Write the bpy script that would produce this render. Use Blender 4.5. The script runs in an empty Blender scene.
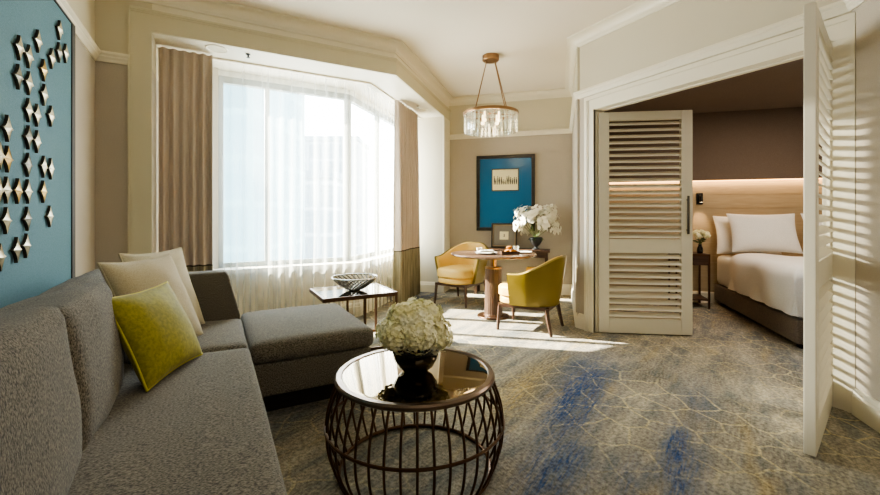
import bpy, bmesh, math, random
from mathutils import Vector, Matrix, noise
random.seed(7)
PI = math.pi
S2 = math.sqrt(0.5)
scene = bpy.context.scene
COL = scene.collection

# ------------------------------------------------------------------ materials
class NB:
    """small node builder"""
    def __init__(self, name):
        self.m = bpy.data.materials.new(name)
        self.m.use_nodes = True
        self.t = self.m.node_tree
        self.t.nodes.clear()
        self.out = self.t.nodes.new('ShaderNodeOutputMaterial')
    def n(self, typ, ins=None, **kw):
        nd = self.t.nodes.new(typ)
        for k, v in kw.items():
            setattr(nd, k, v)
        for k, v in (ins or {}).items():
            if isinstance(v, bpy.types.NodeSocket):
                self.t.links.new(v, nd.inputs[k])
            else:
                nd.inputs[k].default_value = v
        return nd
    def math(self, op, a, b=0.0, c=0.0, clamp=False):
        return self.n('ShaderNodeMath', {0: a, 1: b, 2: c}, operation=op, use_clamp=clamp).outputs[0]
    def mix(self, f, a, b, mode='MIX'):
        nd = self.t.nodes.new('ShaderNodeMix')
        nd.data_type = 'RGBA'; nd.blend_type = mode
        for k, v in ((0, f), (6, a), (7, b)):
            if isinstance(v, bpy.types.NodeSocket): self.t.links.new(v, nd.inputs[k])
            else: nd.inputs[k].default_value = v
        return nd.outputs[2]
    def ramp(self, f, p0, p1):
        return self.n('ShaderNodeMapRange', {0: f, 1: p0, 2: p1, 3: 0.0, 4: 1.0}).outputs[0]
    def coord(self, scale=(1, 1, 1), rot=(0, 0, 0), kind='Object'):
        tc = self.n('ShaderNodeTexCoord')
        mp = self.n('ShaderNodeMapping', {'Vector': tc.outputs[kind], 'Scale': scale, 'Rotation': rot})
        return mp.outputs[0]
    def noise(self, vec, scale, detail=2, rough=.5, dist=0.0):
        return self.n('ShaderNodeTexNoise', {'Vector': vec, 'Scale': scale, 'Detail': detail, 'Roughness': rough, 'Distortion': dist}).outputs[0]
    def bump(self, h, strength, dist=.01):
        return self.n('ShaderNodeBump', {'Height': h, 'Strength': strength, 'Distance': dist}).outputs[0]
    def finish(self, sock):
        self.t.links.new(sock, self.out.inputs[0])
        return self.m

def c4(c):
    return (c[0], c[1], c[2], 1)

def srgb(r, g, b):
    f = lambda v: (v / 255 / 12.92) if v / 255 <= .04045 else ((v / 255 + .055) / 1.055) ** 2.4
    return (f(r), f(g), f(b))

def simple(name, col, rough=.5, metal=0.0, var=.06, nscale=6, bump=0.0, bscale=60, spec=.5, coat=0.0, sheen=0.0):
    b = NB(name)
    v = b.coord()
    nz = b.noise(v, nscale, 3)
    lo = tuple(x * (1 - var) for x in col); hi = tuple(min(1, x * (1 + var)) for x in col)
    colr = b.mix(nz, c4(lo), c4(hi))
    ins = {'Base Color': colr, 'Roughness': rough, 'Metallic': metal, 'Specular IOR Level': spec, 'Coat Weight': coat, 'Sheen Weight': sheen}
    if bump:
        ins['Normal'] = b.bump(b.noise(v, bscale, 2), bump)
    return b.finish(b.n('ShaderNodeBsdfPrincipled', ins).outputs[0])

def fabric(name, c0, c1, scale=120, bump=.4, rough=.9, streak=None, big=.12):
    b = NB(name)
    v = b.coord()
    v2 = b.coord(streak) if streak else v
    a = b.noise(v2, scale, 2, .6)
    w = b.noise(v, 3.0, 3)
    f = b.ramp(a, .35, .65)
    col = b.mix(f, c4(c0), c4(c1))
    col = b.mix(big, col, b.n('ShaderNodeCombineColor', {0: w, 1: w, 2: w}).outputs[0], 'OVERLAY')
    return b.finish(b.n('ShaderNodeBsdfPrincipled', {'Base Color': col, 'Roughness': rough, 'Specular IOR Level': .2, 'Sheen Weight': .15, 'Normal': b.bump(a, bump, .004)}).outputs[0])

def carpet_mat():
    b = NB('carpet')
    g = b.n('ShaderNodeNewGeometry')
    pos = g.outputs['Position']
    rot = b.n('ShaderNodeMapping', {'Vector': pos, 'Rotation': (0, 0, -math.radians(26)), 'Scale': (1, 1, 1)}).outputs[0]
    st = b.n('ShaderNodeMapping', {'Vector': rot, 'Scale': (.8, 3.2, 1)}).outputs[0]
    n1 = b.noise(st, 1.0, 5, .6)
    st2 = b.n('ShaderNodeMapping', {'Vector': rot, 'Scale': (7, 46, 1)}).outputs[0]
    n2 = b.noise(st2, 1.6, 3, .6)
    pile = b.noise(pos, 95, 2, .6)
    sp = b.noise(pos, 48, 2, .7)
    col = b.mix(b.ramp(n1, .36, .64), c4(srgb(104, 100, 92)), c4(srgb(160, 152, 136)))
    col = b.mix(b.math('MULTIPLY', b.ramp(n2, .40, .72), .5), col, c4(srgb(176, 168, 146)))
    n3 = b.noise(st, 2.1, 4, .6)
    col = b.mix(b.math('MULTIPLY', b.ramp(n3, .46, .66), .62), col, c4(srgb(78, 88, 96)))
    # woven net of pale golden lines
    wob = b.noise(pos, 1.3, 3)
    vv = b.n('ShaderNodeMapping', {'Vector': pos, 'Rotation': (0, 0, .5), 'Scale': (5.4, 4.3, 1)}).outputs[0]
    vv = b.n('ShaderNodeVectorMath', {0: vv, 1: b.n('ShaderNodeCombineXYZ', {0: wob, 1: n1, 2: 0.0}).outputs[0]}, operation='ADD').outputs[0]
    vo = b.n('ShaderNodeTexVoronoi', {'Vector': vv, 'Scale': 1.0, 'Randomness': .55}, voronoi_dimensions='2D', feature='DISTANCE_TO_EDGE').outputs[0]
    line = b.math('SUBTRACT', 1.0, b.ramp(vo, .016, .05))
    mask = b.ramp(b.noise(pos, .9, 2), .38, .58)
    line = b.math('MULTIPLY', b.math('MULTIPLY', line, mask), b.ramp(pile, .25, .5))
    gold = b.mix(wob, c4(srgb(190, 168, 110)), c4(srgb(205, 197, 170)))
    col = b.mix(b.math('MULTIPLY', line, .78), col, gold)
    # golden blush
    col = b.mix(b.math('MULTIPLY', b.ramp(b.noise(st, 1.5, 3, .6), .57, .72), .35), col, c4(srgb(176, 150, 84)))
    # blue brushed patches
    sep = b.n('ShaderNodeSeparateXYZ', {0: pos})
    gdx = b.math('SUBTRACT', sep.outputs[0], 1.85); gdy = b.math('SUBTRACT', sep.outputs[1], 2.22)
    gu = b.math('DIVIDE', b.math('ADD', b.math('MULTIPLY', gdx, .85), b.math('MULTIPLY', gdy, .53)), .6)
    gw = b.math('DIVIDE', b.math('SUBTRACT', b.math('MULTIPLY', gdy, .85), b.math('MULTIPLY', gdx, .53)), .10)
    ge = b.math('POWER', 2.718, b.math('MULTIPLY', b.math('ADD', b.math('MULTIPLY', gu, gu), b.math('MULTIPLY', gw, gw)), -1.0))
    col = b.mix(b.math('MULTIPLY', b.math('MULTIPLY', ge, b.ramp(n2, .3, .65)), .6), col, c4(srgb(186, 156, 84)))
    tot = None
    for cx, cy, la, lb, k in ((2.15, 1.98, .80, .17, 1.15), (1.40, 1.46, .5, .17, .9), (2.02, 1.22, .45, .11, .95), (1.62, 1.18, .35, .10, .6), (2.75, 1.55, .5, .10, .4), (2.62, 5.55, .5, .3, .9), (2.3, 3.0, .5, .1, .25), (1.3, 1.75, .3, .08, .5)):
        an = math.radians(32)
        dx = b.math('SUBTRACT', sep.outputs[0], cx); dy = b.math('SUBTRACT', sep.outputs[1], cy)
        u = b.math('DIVIDE', b.math('ADD', b.math('MULTIPLY', dx, math.cos(an)), b.math('MULTIPLY', dy, math.sin(an))), la)
        w = b.math('DIVIDE', b.math('SUBTRACT', b.math('MULTIPLY', dy, math.cos(an)), b.math('MULTIPLY', dx, math.sin(an))), lb)
        r2 = b.math('ADD', b.math('MULTIPLY', u, u), b.math('MULTIPLY', w, w))
        e = b.math('MULTIPLY', b.math('POWER', 2.718, b.math('MULTIPLY', r2, -1.0)), k)
        tot = e if tot is None else b.math('MAXIMUM', tot, e)
    blue = b.math('MULTIPLY', tot, b.math('MULTIPLY', b.math('ADD', .22, b.math('MULTIPLY', b.ramp(n2, .34, .66), 1.0)), b.math('ADD', .45, b.math('MULTIPLY', b.ramp(b.noise(st, 3.4, 4, .65), .35, .6), .75))), clamp=True)
    col = b.mix(b.math('MULTIPLY', blue, .92), col, c4(srgb(40, 70, 114)))
    # pile speckle
    dark = b.ramp(sp, .34, .62)
    col = b.mix(.55, col, b.mix(dark, c4((.22, .22, .22)), c4((.80, .80, .80))), 'OVERLAY')
    bs = b.n('ShaderNodeBsdfPrincipled', {'Base Color': col, 'Roughness': .95, 'Specular IOR Level': .15, 'Normal': b.bump(pile, .6, .01)})
    return b.finish(bs.outputs[0])

def sheer_mat():
    b = NB('sheer_voile')
    lw = b.n('ShaderNodeLayerWeight', {'Blend': .35})
    f = b.math('ADD', .25, b.math('MULTIPLY', lw.outputs['Facing'], .45), clamp=True)
    w = b.noise(b.coord((3, 3, .2)), 6, 3)
    f = b.math('ADD', f, b.math('MULTIPLY', b.math('SUBTRACT', w, .5), .3), clamp=True)
    tr = b.n('ShaderNodeBsdfTransparent', {'Color': (1, 1, 1, 1)})
    tl = b.n('ShaderNodeBsdfTranslucent', {'Color': (.68, .69, .65, 1)})
    df = b.n('ShaderNodeBsdfDiffuse', {'Color': (.70, .70, .66, 1)})
    m1 = b.n('ShaderNodeMixShader', {0: .38, 1: tl.outputs[0], 2: df.outputs[0]})
    m2 = b.n('ShaderNodeMixShader', {0: f, 1: tr.outputs[0], 2: m1.outputs[0]})
    return b.finish(m2.outputs[0])

def pane_mat(name, tint=(1, 1, 1), refl=.06):
    b = NB(name)
    lw = b.n('ShaderNodeLayerWeight', {'Blend': .5})
    fr = b.math('ADD', .03, b.math('MULTIPLY', b.math('POWER', lw.outputs['Facing'], 5.0), .8))
    tr = b.n('ShaderNodeBsdfTransparent', {'Color': c4(tint)})
    gl = b.n('ShaderNodeBsdfGlossy', {'Color': (1, 1, 1, 1), 'Roughness': .02})
    m = b.n('ShaderNodeMixShader', {0: fr, 1: tr.outputs[0], 2: gl.outputs[0]})
    return b.finish(m.outputs[0])

def crystal_mat():
    b = NB('crystal')
    tr = b.n('ShaderNodeBsdfTransparent', {'Color': (.93, .95, .92, 1)})
    gl = b.n('ShaderNodeBsdfGlossy', {'Color': (1, 1, 1, 1), 'Roughness': .08})
    tl = b.n('ShaderNodeBsdfTranslucent', {'Color': (.95, .95, .9, 1)})
    lw = b.n('ShaderNodeLayerWeight', {'Blend': .45})
    m1 = b.n('ShaderNodeMixShader', {0: .3, 1: gl.outputs[0], 2: tl.outputs[0]})
    f = b.math('ADD', .20, b.math('MULTIPLY', lw.outputs['Facing'], .4), clamp=True)
    m2 = b.n('ShaderNodeMixShader', {0: f, 1: tr.outputs[0], 2: m1.outputs[0]})
    return b.finish(m2.outputs[0])

def emit_mat(name, col, s):
    b = NB(name)
    return b.finish(b.n('ShaderNodeEmission', {'Color': c4(col), 'Strength': s}).outputs[0])

def wood_mat(name, c0, c1, rough=.35, scale=4, stretch=(1, 1, 12)):
    b = NB(name)
    v = b.coord(stretch)
    nz = b.noise(v, scale, 4, .6, .6)
    col = b.mix(b.ramp(nz, .3, .7), c4(c0), c4(c1))
    return b.finish(b.n('ShaderNodeBsdfPrincipled', {'Base Color': col, 'Roughness': rough}).outputs[0])

def building_mat(name, wall, glass):
    b = NB(name)
    tc = b.n('ShaderNodeTexCoord')
    sp = b.n('ShaderNodeSeparateXYZ', {0: tc.outputs['Object']})
    u = b.math('ADD', sp.outputs[0], sp.outputs[1])
    v = b.n('ShaderNodeCombineXYZ', {0: u, 1: sp.outputs[2], 2: 0.0}).outputs[0]
    br = b.n('ShaderNodeTexBrick', {'Vector': v, 'Color1': c4(glass), 'Color2': c4(tuple(x * .8 for x in glass)), 'Mortar': c4(wall), 'Scale': .55, 'Mortar Size': .12, 'Brick Width': 1.4, 'Row Height': 1.6}, offset=0.0)
    return b.finish(b.n('ShaderNodeBsdfPrincipled', {'Base Color': br.outputs[0], 'Roughness': .6}).outputs[0])

M = {}
M['wall'] = simple('wall_paint', srgb(206, 198, 176), .8, var=.03, nscale=3)
M['wall_low'] = fabric('wall_covering', srgb(178, 168, 153), srgb(187, 178, 164), 160, .12, .85, big=.04)
M['trim'] = simple('trim_paint', srgb(228, 221, 202), .45, var=.02)
M['portal'] = simple('portal_shaded', srgb(204, 196, 170), .5, var=.02)  # trim tone darkened: shade on the bay frame put into the colour
M['ceiling'] = simple('ceiling_paint', srgb(226, 217, 200), .85, var=.02, nscale=2)
M['shutter'] = simple('shutter_paint', srgb(222, 216, 198), .45, var=.02)
M['carpet'] = carpet_mat()
M['sofa'] = fabric('tweed', srgb(58, 54, 49), srgb(134, 126, 113), 240, .4, .95, (1, 1, .55), .1)
M['sofa2'] = fabric('tweed_seat', srgb(62, 58, 52), srgb(135, 127, 114), 240, .4, .95, (.5, 1, 1), .1)
M['beige'] = fabric('beige_linen', srgb(172, 161, 136), srgb(188, 178, 152), 180, .2, .9, big=.08)
M['cream'] = fabric('cream_linen', srgb(184, 175, 150), srgb(200, 191, 166), 180, .2, .9, big=.08)
M['green'] = fabric('chartreuse_velvet', srgb(128, 122, 26), srgb(152, 144, 40), 60, .15, .7, big=.25)
M['green_pipe'] = simple('chartreuse_piping', srgb(186, 176, 50), .6)
M['bronze'] = simple('dark_bronze', srgb(96, 72, 56), .32, .85, var=.1)
M['rim'] = simple('bronze_rim', srgb(120, 104, 92), .28, .9, var=.08)
M['mirror'] = simple('bronze_mirror', srgb(134, 118, 92), .03, 1.0, var=.01)
M['blackgloss'] = simple('black_glaze', srgb(8, 8, 8), .08, 0, coat=.6)
M['vase_dark'] = simple('vase_dark', srgb(22, 24, 26), .35)
M['hyd'] = fabric('hydrangea_petal', srgb(230, 225, 172), srgb(250, 247, 220), 20, .05, .8, big=.1)
M['leaf'] = simple('leaf_green', srgb(70, 96, 44), .45, var=.25)
M['stem'] = simple('stem_green', srgb(96, 112, 60), .5)
M['orchid'] = simple('orchid_petal', srgb(248, 244, 228), .6, var=.04, sheen=.2)
M['orchid_eye'] = simple('orchid_eye', srgb(222, 196, 90), .6)
M['drape'] = fabric('drape_cloth', srgb(190, 175, 161), srgb(198, 184, 171), 60, .15, .7, (1, 1, .05), .06)
M['drape_band'] = fabric('drape_band', srgb(132, 124, 100), srgb(160, 152, 128), 60, .15, .75, (1, 1, .05), .06)
M['drape_line'] = simple('drape_line', srgb(66, 58, 48), .8)
M['sheer'] = sheer_mat()
M['pane'] = pane_mat('window_glass', (.97, .99, .98))
M['alu'] = simple('window_metal', srgb(120, 126, 118), .4, .5)
M['alu_white'] = simple('window_white', srgb(226, 226, 214), .4)
M['artblue'] = fabric('art_blue', srgb(72, 112, 126), srgb(88, 128, 141), 220, .25, .8, (1, 1, 1), .05)
M['artedge'] = simple('art_edge', srgb(44, 40, 36), .5)
M['star'] = simple('star_silver', srgb(206, 198, 172), .38, .55, var=.15, nscale=30)
M['star_gold'] = simple('star_gold', srgb(200, 170, 104), .35, .6, var=.2, nscale=30)
M['star_dark'] = simple('star_pewter', srgb(140, 136, 122), .4, .5, var=.4, nscale=40)
M['star_side'] = simple('star_side', srgb(64, 58, 48), .5, .3)
M['matblue'] = simple('mat_blue', srgb(44, 100, 142), .22, var=.06)
M['frame_dark'] = wood_mat('frame_dark', srgb(36, 32, 28), srgb(58, 50, 42), .3)
M['frame_gold'] = simple('frame_gold', srgb(176, 150, 104), .35, .5)
M['print'] = simple('print_paper', srgb(232, 222, 182), .7, var=.05, nscale=40)
M['print_ink'] = simple('print_ink', srgb(58, 52, 46), .7)
M['mat_grey'] = simple('mat_grey', srgb(118, 112, 102), .7)
M['leather_tan'] = simple('tan_leather', srgb(226, 190, 108), .45, var=.04, bump=.1, bscale=90)
M['leather_olive'] = simple('olive_leather', srgb(124, 106, 30), .38, var=.08, bump=.1, bscale=90)
M['darkwood'] = wood_mat('dark_wood', srgb(50, 34, 26), srgb(86, 62, 48), .35)
M['tablewood'] = wood_mat('table_wood', srgb(64, 48, 38), srgb(104, 82, 66), .22, 5, (1, 10, 1))
M['column'] = wood_mat('pedestal_veneer', srgb(66, 50, 42), srgb(102, 82, 68), .3, 6, (14, 14, 1))
M['brass'] = simple('antique_brass', srgb(150, 118, 86), .3, .85, var=.08)
M['crystal'] = crystal_mat()
M['china'] = simple('white_china', srgb(236, 234, 226), .15, var=.02)
M['silver'] = simple('silver', srgb(196, 194, 188), .2, .9)
M['pastry'] = simple('pastry', srgb(206, 140, 60), .6, var=.3, nscale=30, bump=.3, bscale=40)
M['bedlinen'] = fabric('bed_linen', srgb(222, 218, 210), srgb(232, 228, 221), 100, .06, .8, big=.03)
M['bedbase'] = fabric('bed_base', srgb(92, 80, 68), srgb(116, 102, 88), 90, .3, .85)
M['headpanel'] = wood_mat('headboard_panel', srgb(160, 142, 112), srgb(176, 158, 128), .5, 4, (1, 1, 14))
M['brownwall'] = fabric('brown_wall', srgb(112, 97, 84), srgb(122, 107, 94), 120, .15, .85, big=.05)
M['black'] = simple('black_metal', srgb(22, 20, 18), .4, .6)
M['led'] = emit_mat('led_warm', (1.0, .52, .18), 3.6)
M['bulb'] = emit_mat('lamp_glow', (1.0, .74, .42), 5)
M['steel'] = simple('brushed_steel', srgb(96, 92, 86), .35, .8)
M['grille'] = simple('speaker_grille', srgb(206, 200, 178), .6)
M['bldg_a'] = building_mat('tower_teal', srgb(84, 118, 122), srgb(72, 108, 116))
M['bldg_b'] = building_mat('tower_pale', srgb(120, 130, 134), srgb(82, 100, 110))
M['bldg_c'] = building_mat('tower_grey', srgb(110, 120, 126), srgb(82, 98, 108))

# ------------------------------------------------------------------ mesh helpers
def bx(bm, x0, x1, y0, y1, z0, z1, bev=0.0, seg=2):
    r = bmesh.ops.create_cube(bm, size=1)
    vs = r['verts']
    for v in vs:
        v.co = Vector((x0 if v.co.x < 0 else x1, y0 if v.co.y < 0 else y1, z0 if v.co.z < 0 else z1))
    if bev:
        es = list({e for v in vs for e in v.link_edges})
        bmesh.ops.bevel(bm, geom=es, offset=bev, segments=seg, profile=.6, affect='EDGES')
    return bm

def box(*a, **k):
    return bx(bmesh.new(), *a, **k)

def prism(bm, pts, z0, z1):
    """footprint polygon pts (x,y) extruded"""
    lo = [bm.verts.new((p[0], p[1], z0)) for p in pts]
    hi = [bm.verts.new((p[0], p[1], z1)) for p in pts]
    n = len(pts)
    bm.faces.new(lo[::-1]); bm.faces.new(hi)
    for i in range(n):
        bm.faces.new((lo[i], lo[(i + 1) % n], hi[(i + 1) % n], hi[i]))
    bmesh.ops.recalc_face_normals(bm, faces=bm.faces[:])
    return bm

def lathe(bm, prof, seg=32, cx=0, cy=0, cap=True):
    rings = []
    for r, z in prof:
        if r < 1e-5:
            rings.append([bm.verts.new((cx, cy, z))])
        else:
            rings.append([bm.verts.new((cx + r * math.cos(2 * PI * i / seg), cy + r * math.sin(2 * PI * i / seg), z)) for i in range(seg)])
    for a, b in zip(rings, rings[1:]):
        for i in range(seg):
            j = (i + 1) % seg
            if len(a) == 1 and len(b) == 1: continue
            if len(a) == 1: bm.faces.new((a[0], b[j], b[i]))
            elif len(b) == 1: bm.faces.new((a[i], a[j], b[0]))
            else: bm.faces.new((a[i], a[j], b[j], b[i]))
    if cap:
        if len(rings[0]) > 1: bm.faces.new(rings[0][::-1])
        if len(rings[-1]) > 1: bm.faces.new(rings[-1])
    bmesh.ops.recalc_face_normals(bm, faces=bm.faces[:])
    return bm

def tube(bm, pts, r, seg=8, closed=False):
    pts = [Vector(p) for p in pts]
    n = len(pts)
    rr = r if isinstance(r, (list, tuple)) else [r] * n
    rings = []
    up = None
    for i, p in enumerate(pts):
        if closed: d = pts[(i + 1) % n] - pts[i - 1]
        else: d = pts[min(i + 1, n - 1)] - pts[max(i - 1, 0)]
        d.normalize()
        if up is None:
            up = Vector((0, 0, 1)) if abs(d.z) < .9 else Vector((1, 0, 0))
        a = d.cross(up)
        if a.length < 1e-6: a = d.cross(Vector((.3, 1, .2)))
        a.normalize(); b = a.cross(d).normalized(); up = b
        rings.append([bm.verts.new(p + (a * math.cos(2 * PI * k / seg) + b * math.sin(2 * PI * k / seg)) * rr[i]) for k in range(seg)])
    m = n if closed else n - 1
    for i in range(m):
        A, B = rings[i], rings[(i + 1) % n]
        for k in range(seg):
            bm.faces.new((A[k], A[(k + 1) % seg], B[(k + 1) % seg], B[k]))
    if not closed:
        bm.faces.new(rings[0][::-1]); bm.faces.new(rings[-1])
    bmesh.ops.recalc_face_normals(bm, faces=bm.faces[:])
    return bm

def ring_pts(R, z, n=48, cx=0, cy=0):
    return [(cx + R * math.cos(2 * PI * i / n), cy + R * math.sin(2 * PI * i / n), z) for i in range(n)]

def soft_box(bm, x0, x1, y0, y1, z0, z1, r=.05, puff=(0, 0, 0), n=14, wr=0.0, seed=0):
    """rounded upholstered block: corner radius r, faces bulging by puff along x, y, z"""
    c = Vector(((x0 + x1) / 2, (y0 + y1) / 2, (z0 + z1) / 2))
    h = Vector(((x1 - x0) / 2, (y1 - y0) / 2, (z1 - z0) / 2))
    r = min(r, h.x * .98, h.y * .98, h.z * .98)
    vd = {}
    def samp(hh):
        k = max(4, min(40, int(2 * hh / .05)))
        inner = [-(hh - r) + 2 * (hh - r) * i / k for i in range(k + 1)]
        return [-hh, -hh + r * .3] + inner + [hh - r * .3, hh]
    sx, sy, sz = samp(h.x), samp(h.y), samp(h.z)
    def vert(p):
        key = (round(p[0], 5), round(p[1], 5), round(p[2], 5))
        if key in vd: return vd[key]
        q = Vector(p)
        inn = Vector((max(-(h.x - r), min(h.x - r, q.x)), max(-(h.y - r), min(h.y - r, q.y)), max(-(h.z - r), min(h.z - r, q.z))))
        d = q - inn
        if d.length > 1e-9:
            d = d.normalized() * r
        o = inn + d
        u = [o.x / h.x, o.y / h.y, o.z / h.z]
        w = [max(0, 1 - t * t) for t in u]
        o.x += u[0] * puff[0] * math.sqrt(w[1] * w[2])
        o.y += u[1] * puff[1] * math.sqrt(w[0] * w[2])
        o.z += u[2] * puff[2] * math.sqrt(w[0] * w[1])
        if wr:
            nv = noise.noise_vector((c + o) * 5 + Vector((seed, 0, 0))) * wr + noise.noise_vector((c + o) * 13 + Vector((0, seed, 0))) * wr * .4
            o += nv
        v = bm.verts.new(c + o)
        vd[key] = v
        return v
    def face(A, B, f):
        for i in range(len(A) - 1):
            for j in range(len(B) - 1):
                try:
                    bm.faces.new([vert(f(A[i], B[j])), vert(f(A[i + 1], B[j])), vert(f(A[i + 1], B[j + 1])), vert(f(A[i], B[j + 1]))])
                except ValueError:
                    pass
    for s in (-1, 1):
        face(sx, sy, lambda a, b, s=s: (a, b, s * h.z))
        face(sx, sz, lambda a, b, s=s: (a, s * h.y, b))
        face(sy, sz, lambda a, b, s=s: (s * h.x, a, b))
    bmesh.ops.recalc_face_normals(bm, faces=bm.faces[:])
    return bm

def obj(name, bm, mat, parent=None, world=False, smooth=True, angle=38, loc=None, rot=None):
    me = bpy.data.meshes.new(name)
    if parent is not None and world:
        bmesh.ops.transform(bm, matrix=WM(parent).inverted(), verts=bm.verts[:])
    bm.to_mesh(me); bm.free()
    if smooth:
        me.shade_smooth()
        me.set_sharp_from_angle(angle=math.radians(angle))
    me.materials.append(mat)
    o = bpy.data.objects.new(name, me)
    COL.objects.link(o)
    if parent is not None: o.parent = parent
    if loc is not None: o.location = loc
    if rot is not None: o.rotation_euler = rot
    return o

def WM(o):
    m = Matrix.LocRotScale(o.location, o.rotation_euler, o.scale)
    return WM(o.parent) @ m if o.parent else m

def tag(o, label, cat, group=None, kind=None):
    o['label'] = label; o['category'] = cat
    if group: o['group'] = group
    if kind: o['kind'] = kind
    return o

def thing(name, label, cat, loc=(0, 0, 0), rz=0, group=None):
    o = bpy.data.objects.new(name, None); COL.objects.link(o)
    o.empty_display_size = .1
    o.location = loc; o.rotation_euler = (0, 0, rz)
    return tag(o, label, cat, group)

def struct(name, bm, mat, smooth=False, parent=None, label=None):
    o = obj(name, bm, mat, parent, smooth=smooth)
    if parent is None:
        o['kind'] = 'structure'
    if label: o['label'] = label
    return o

def struct_root(name, loc=(0, 0, 0), rz=0):
    o = bpy.data.objects.new(name, None); COL.objects.link(o)
    o.location = loc; o.rotation_euler = (0, 0, rz); o['kind'] = 'structure'
    return o

def copy_tree(o, parent=None):
    c = o.copy(); COL.objects.link(c)
    if parent is not None: c.parent = parent
    for ch in list(o.children): copy_tree(ch, c)
    return c

def st(s, t):
    """coordinates turned by 45 degrees: s along the far wall, t towards it"""
    return (S2 * (s + t), S2 * (t - s))
R45 = -PI / 4
def st_poly(s0, s1, t0, t1):
    return [st(s0, t0), st(s1, t0), st(s1, t1), st(s0, t1)]

def sweep(bm, path, prof):
    """profile [(out, z)] swept along an open plan path, out = to the right of travel"""
    n = len(path)
    P = [Vector(p) for p in path]
    rows = []
    for i in range(n):
        def nrm(a, b):
            d = (b - a).normalized(); return Vector((d.y, -d.x))
        if i == 0: m = nrm(P[0], P[1])
        elif i == n - 1: m = nrm(P[-2], P[-1])
        else:
            a, b = nrm(P[i - 1], P[i]), nrm(P[i], P[i + 1])
            m = (a + b); m = m / (m.dot(a)) if m.length > 1e-4 else a
        rows.append([bm.verts.new((P[i].x + m.x * o, P[i].y + m.y * o, z)) for o, z in prof])
    k = len(prof)
    for i in range(n - 1):
        for j in range(k):
            bm.faces.new((rows[i][j], rows[i][(j + 1) % k], rows[i + 1][(j + 1) % k], rows[i + 1][j]))
    bm.faces.new(rows[0][::-1]); bm.faces.new(rows[-1])
    bmesh.ops.recalc_face_normals(bm, faces=bm.faces[:])
    return bm

# ------------------------------------------------------------------ room shell
CEIL = 3.12
SOF = 2.76
XL, YW, XR = -.85, 4.25, 3.43
TF = 6.548                    # far wall
SC = -1.768                   # chamfered window line
KX, KY = 1.75, 4.25

fl = bmesh.new()
prism(fl, [(-1.0, -2.4), (7.5, -2.4), (7.5, 1.95), st(-1.7, 6.7), st(-2.62, 6.6), (1.40, 5.1), (-1.0, 5.1)], -.08, 0)
struct('floor', fl, M['carpet'])
cl = bmesh.new()
prism(cl, [(-1.0, -2.4), (2.45, -2.4), (2.45, -.2), (3.56, .92), (3.56, 3.16), (4.86, 4.5), st(-1.7, 6.7), st(-2.62, 6.6), (1.40, 5.1), (-1.0, 5.1)], CEIL, CEIL + .1)
struct('ceiling', cl, M['ceiling'])

RAIL = 2.46
def wall(name, pts, z0=0, z1=CEIL, two=True):
    """papered below the picture rail, painted above (the upper band is a child mesh)"""
    if two and z0 < RAIL < z1:
        o = struct(name, prism(bmesh.new(), pts, z0, RAIL), M['wall_low'])
        struct('upper_wall', prism(bmesh.new(), pts, RAIL, z1), M['wall'], parent=o)
    else:
        o = struct(name, prism(bmesh.new(), pts, z0, z1), M['wall'])
    return o
def rect(x0, x1, y0, y1): return [(x0, y0), (x1, y0), (x1, y1), (x0, y1)]

wall('wall_left', rect(XL - .15, XL, -2.4, YW + .15))
wall('wall_back', rect(XL - .15, 2.45, -2.4, -2.28))
wall('wall_side', rect(2.3, 2.42, -2.28, -.125))
wall('wall_near_right', [(XR, 1.005), (2.3, -.125), (2.385, -.21), (3.515, .92)])
wall('wall_far', st_poly(SC - .1, .177, TF, TF + .14))
wall('wall_partition', st_poly(.177, .297, 4.65, TF))
# window wall: piers, header, apron
wall('wall_window_left', [(XL, YW), (-.47, YW), (-.47, 5.05), (XL, 5.05)])
wall('wall_window_right', st_poly(-2.57, SC, 6.19, TF), two=False, z1=SOF)
hd = bmesh.new()
prism(hd, [(-.47, YW), (KX, KY), st(SC, TF), st(-2.57, TF), (1.42, 5.06), (-.47, 5.06)], SOF, CEIL)
struct('wall_window_header', hd, M['trim'])
ap = bmesh.new()
prism(ap, [(-.47, 4.80), (1.52, 4.80), st(-2.318, 6.19), st(-2.57, 6.19), (1.42, 5.06), (-.47, 5.06)], 0, .60)
struct('wall_window_apron', ap, M['trim'])
wall('wall_window_return', rect(-.47, .03, 4.93, 5.05), z0=.60, z1=SOF, two=False)
sl = bmesh.new()
prism(sl, [(-.47, 4.76), (1.53, 4.76), st(-2.29, 6.19), st(-2.52, 6.19), (1.43, 5.0), (-.47, 5.0)], .60, .645)
struct('trim_window_sill', sl, M['trim'])

# right wall with the wide doorway
Y0, Y1, DH = 1.10, 2.95, 2.30
wr = wall('wall_right', rect(XR, XR + .12, Y1, 3.20))
struct('wall_right_near', prism(bmesh.new(), rect(XR, XR + .12, .92, Y0), 0, CEIL), M['wall'])
struct('wall_right_lintel', prism(bmesh.new(), rect(XR, XR + .12, Y0, Y1), DH, CEIL), M['wall'])

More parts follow.
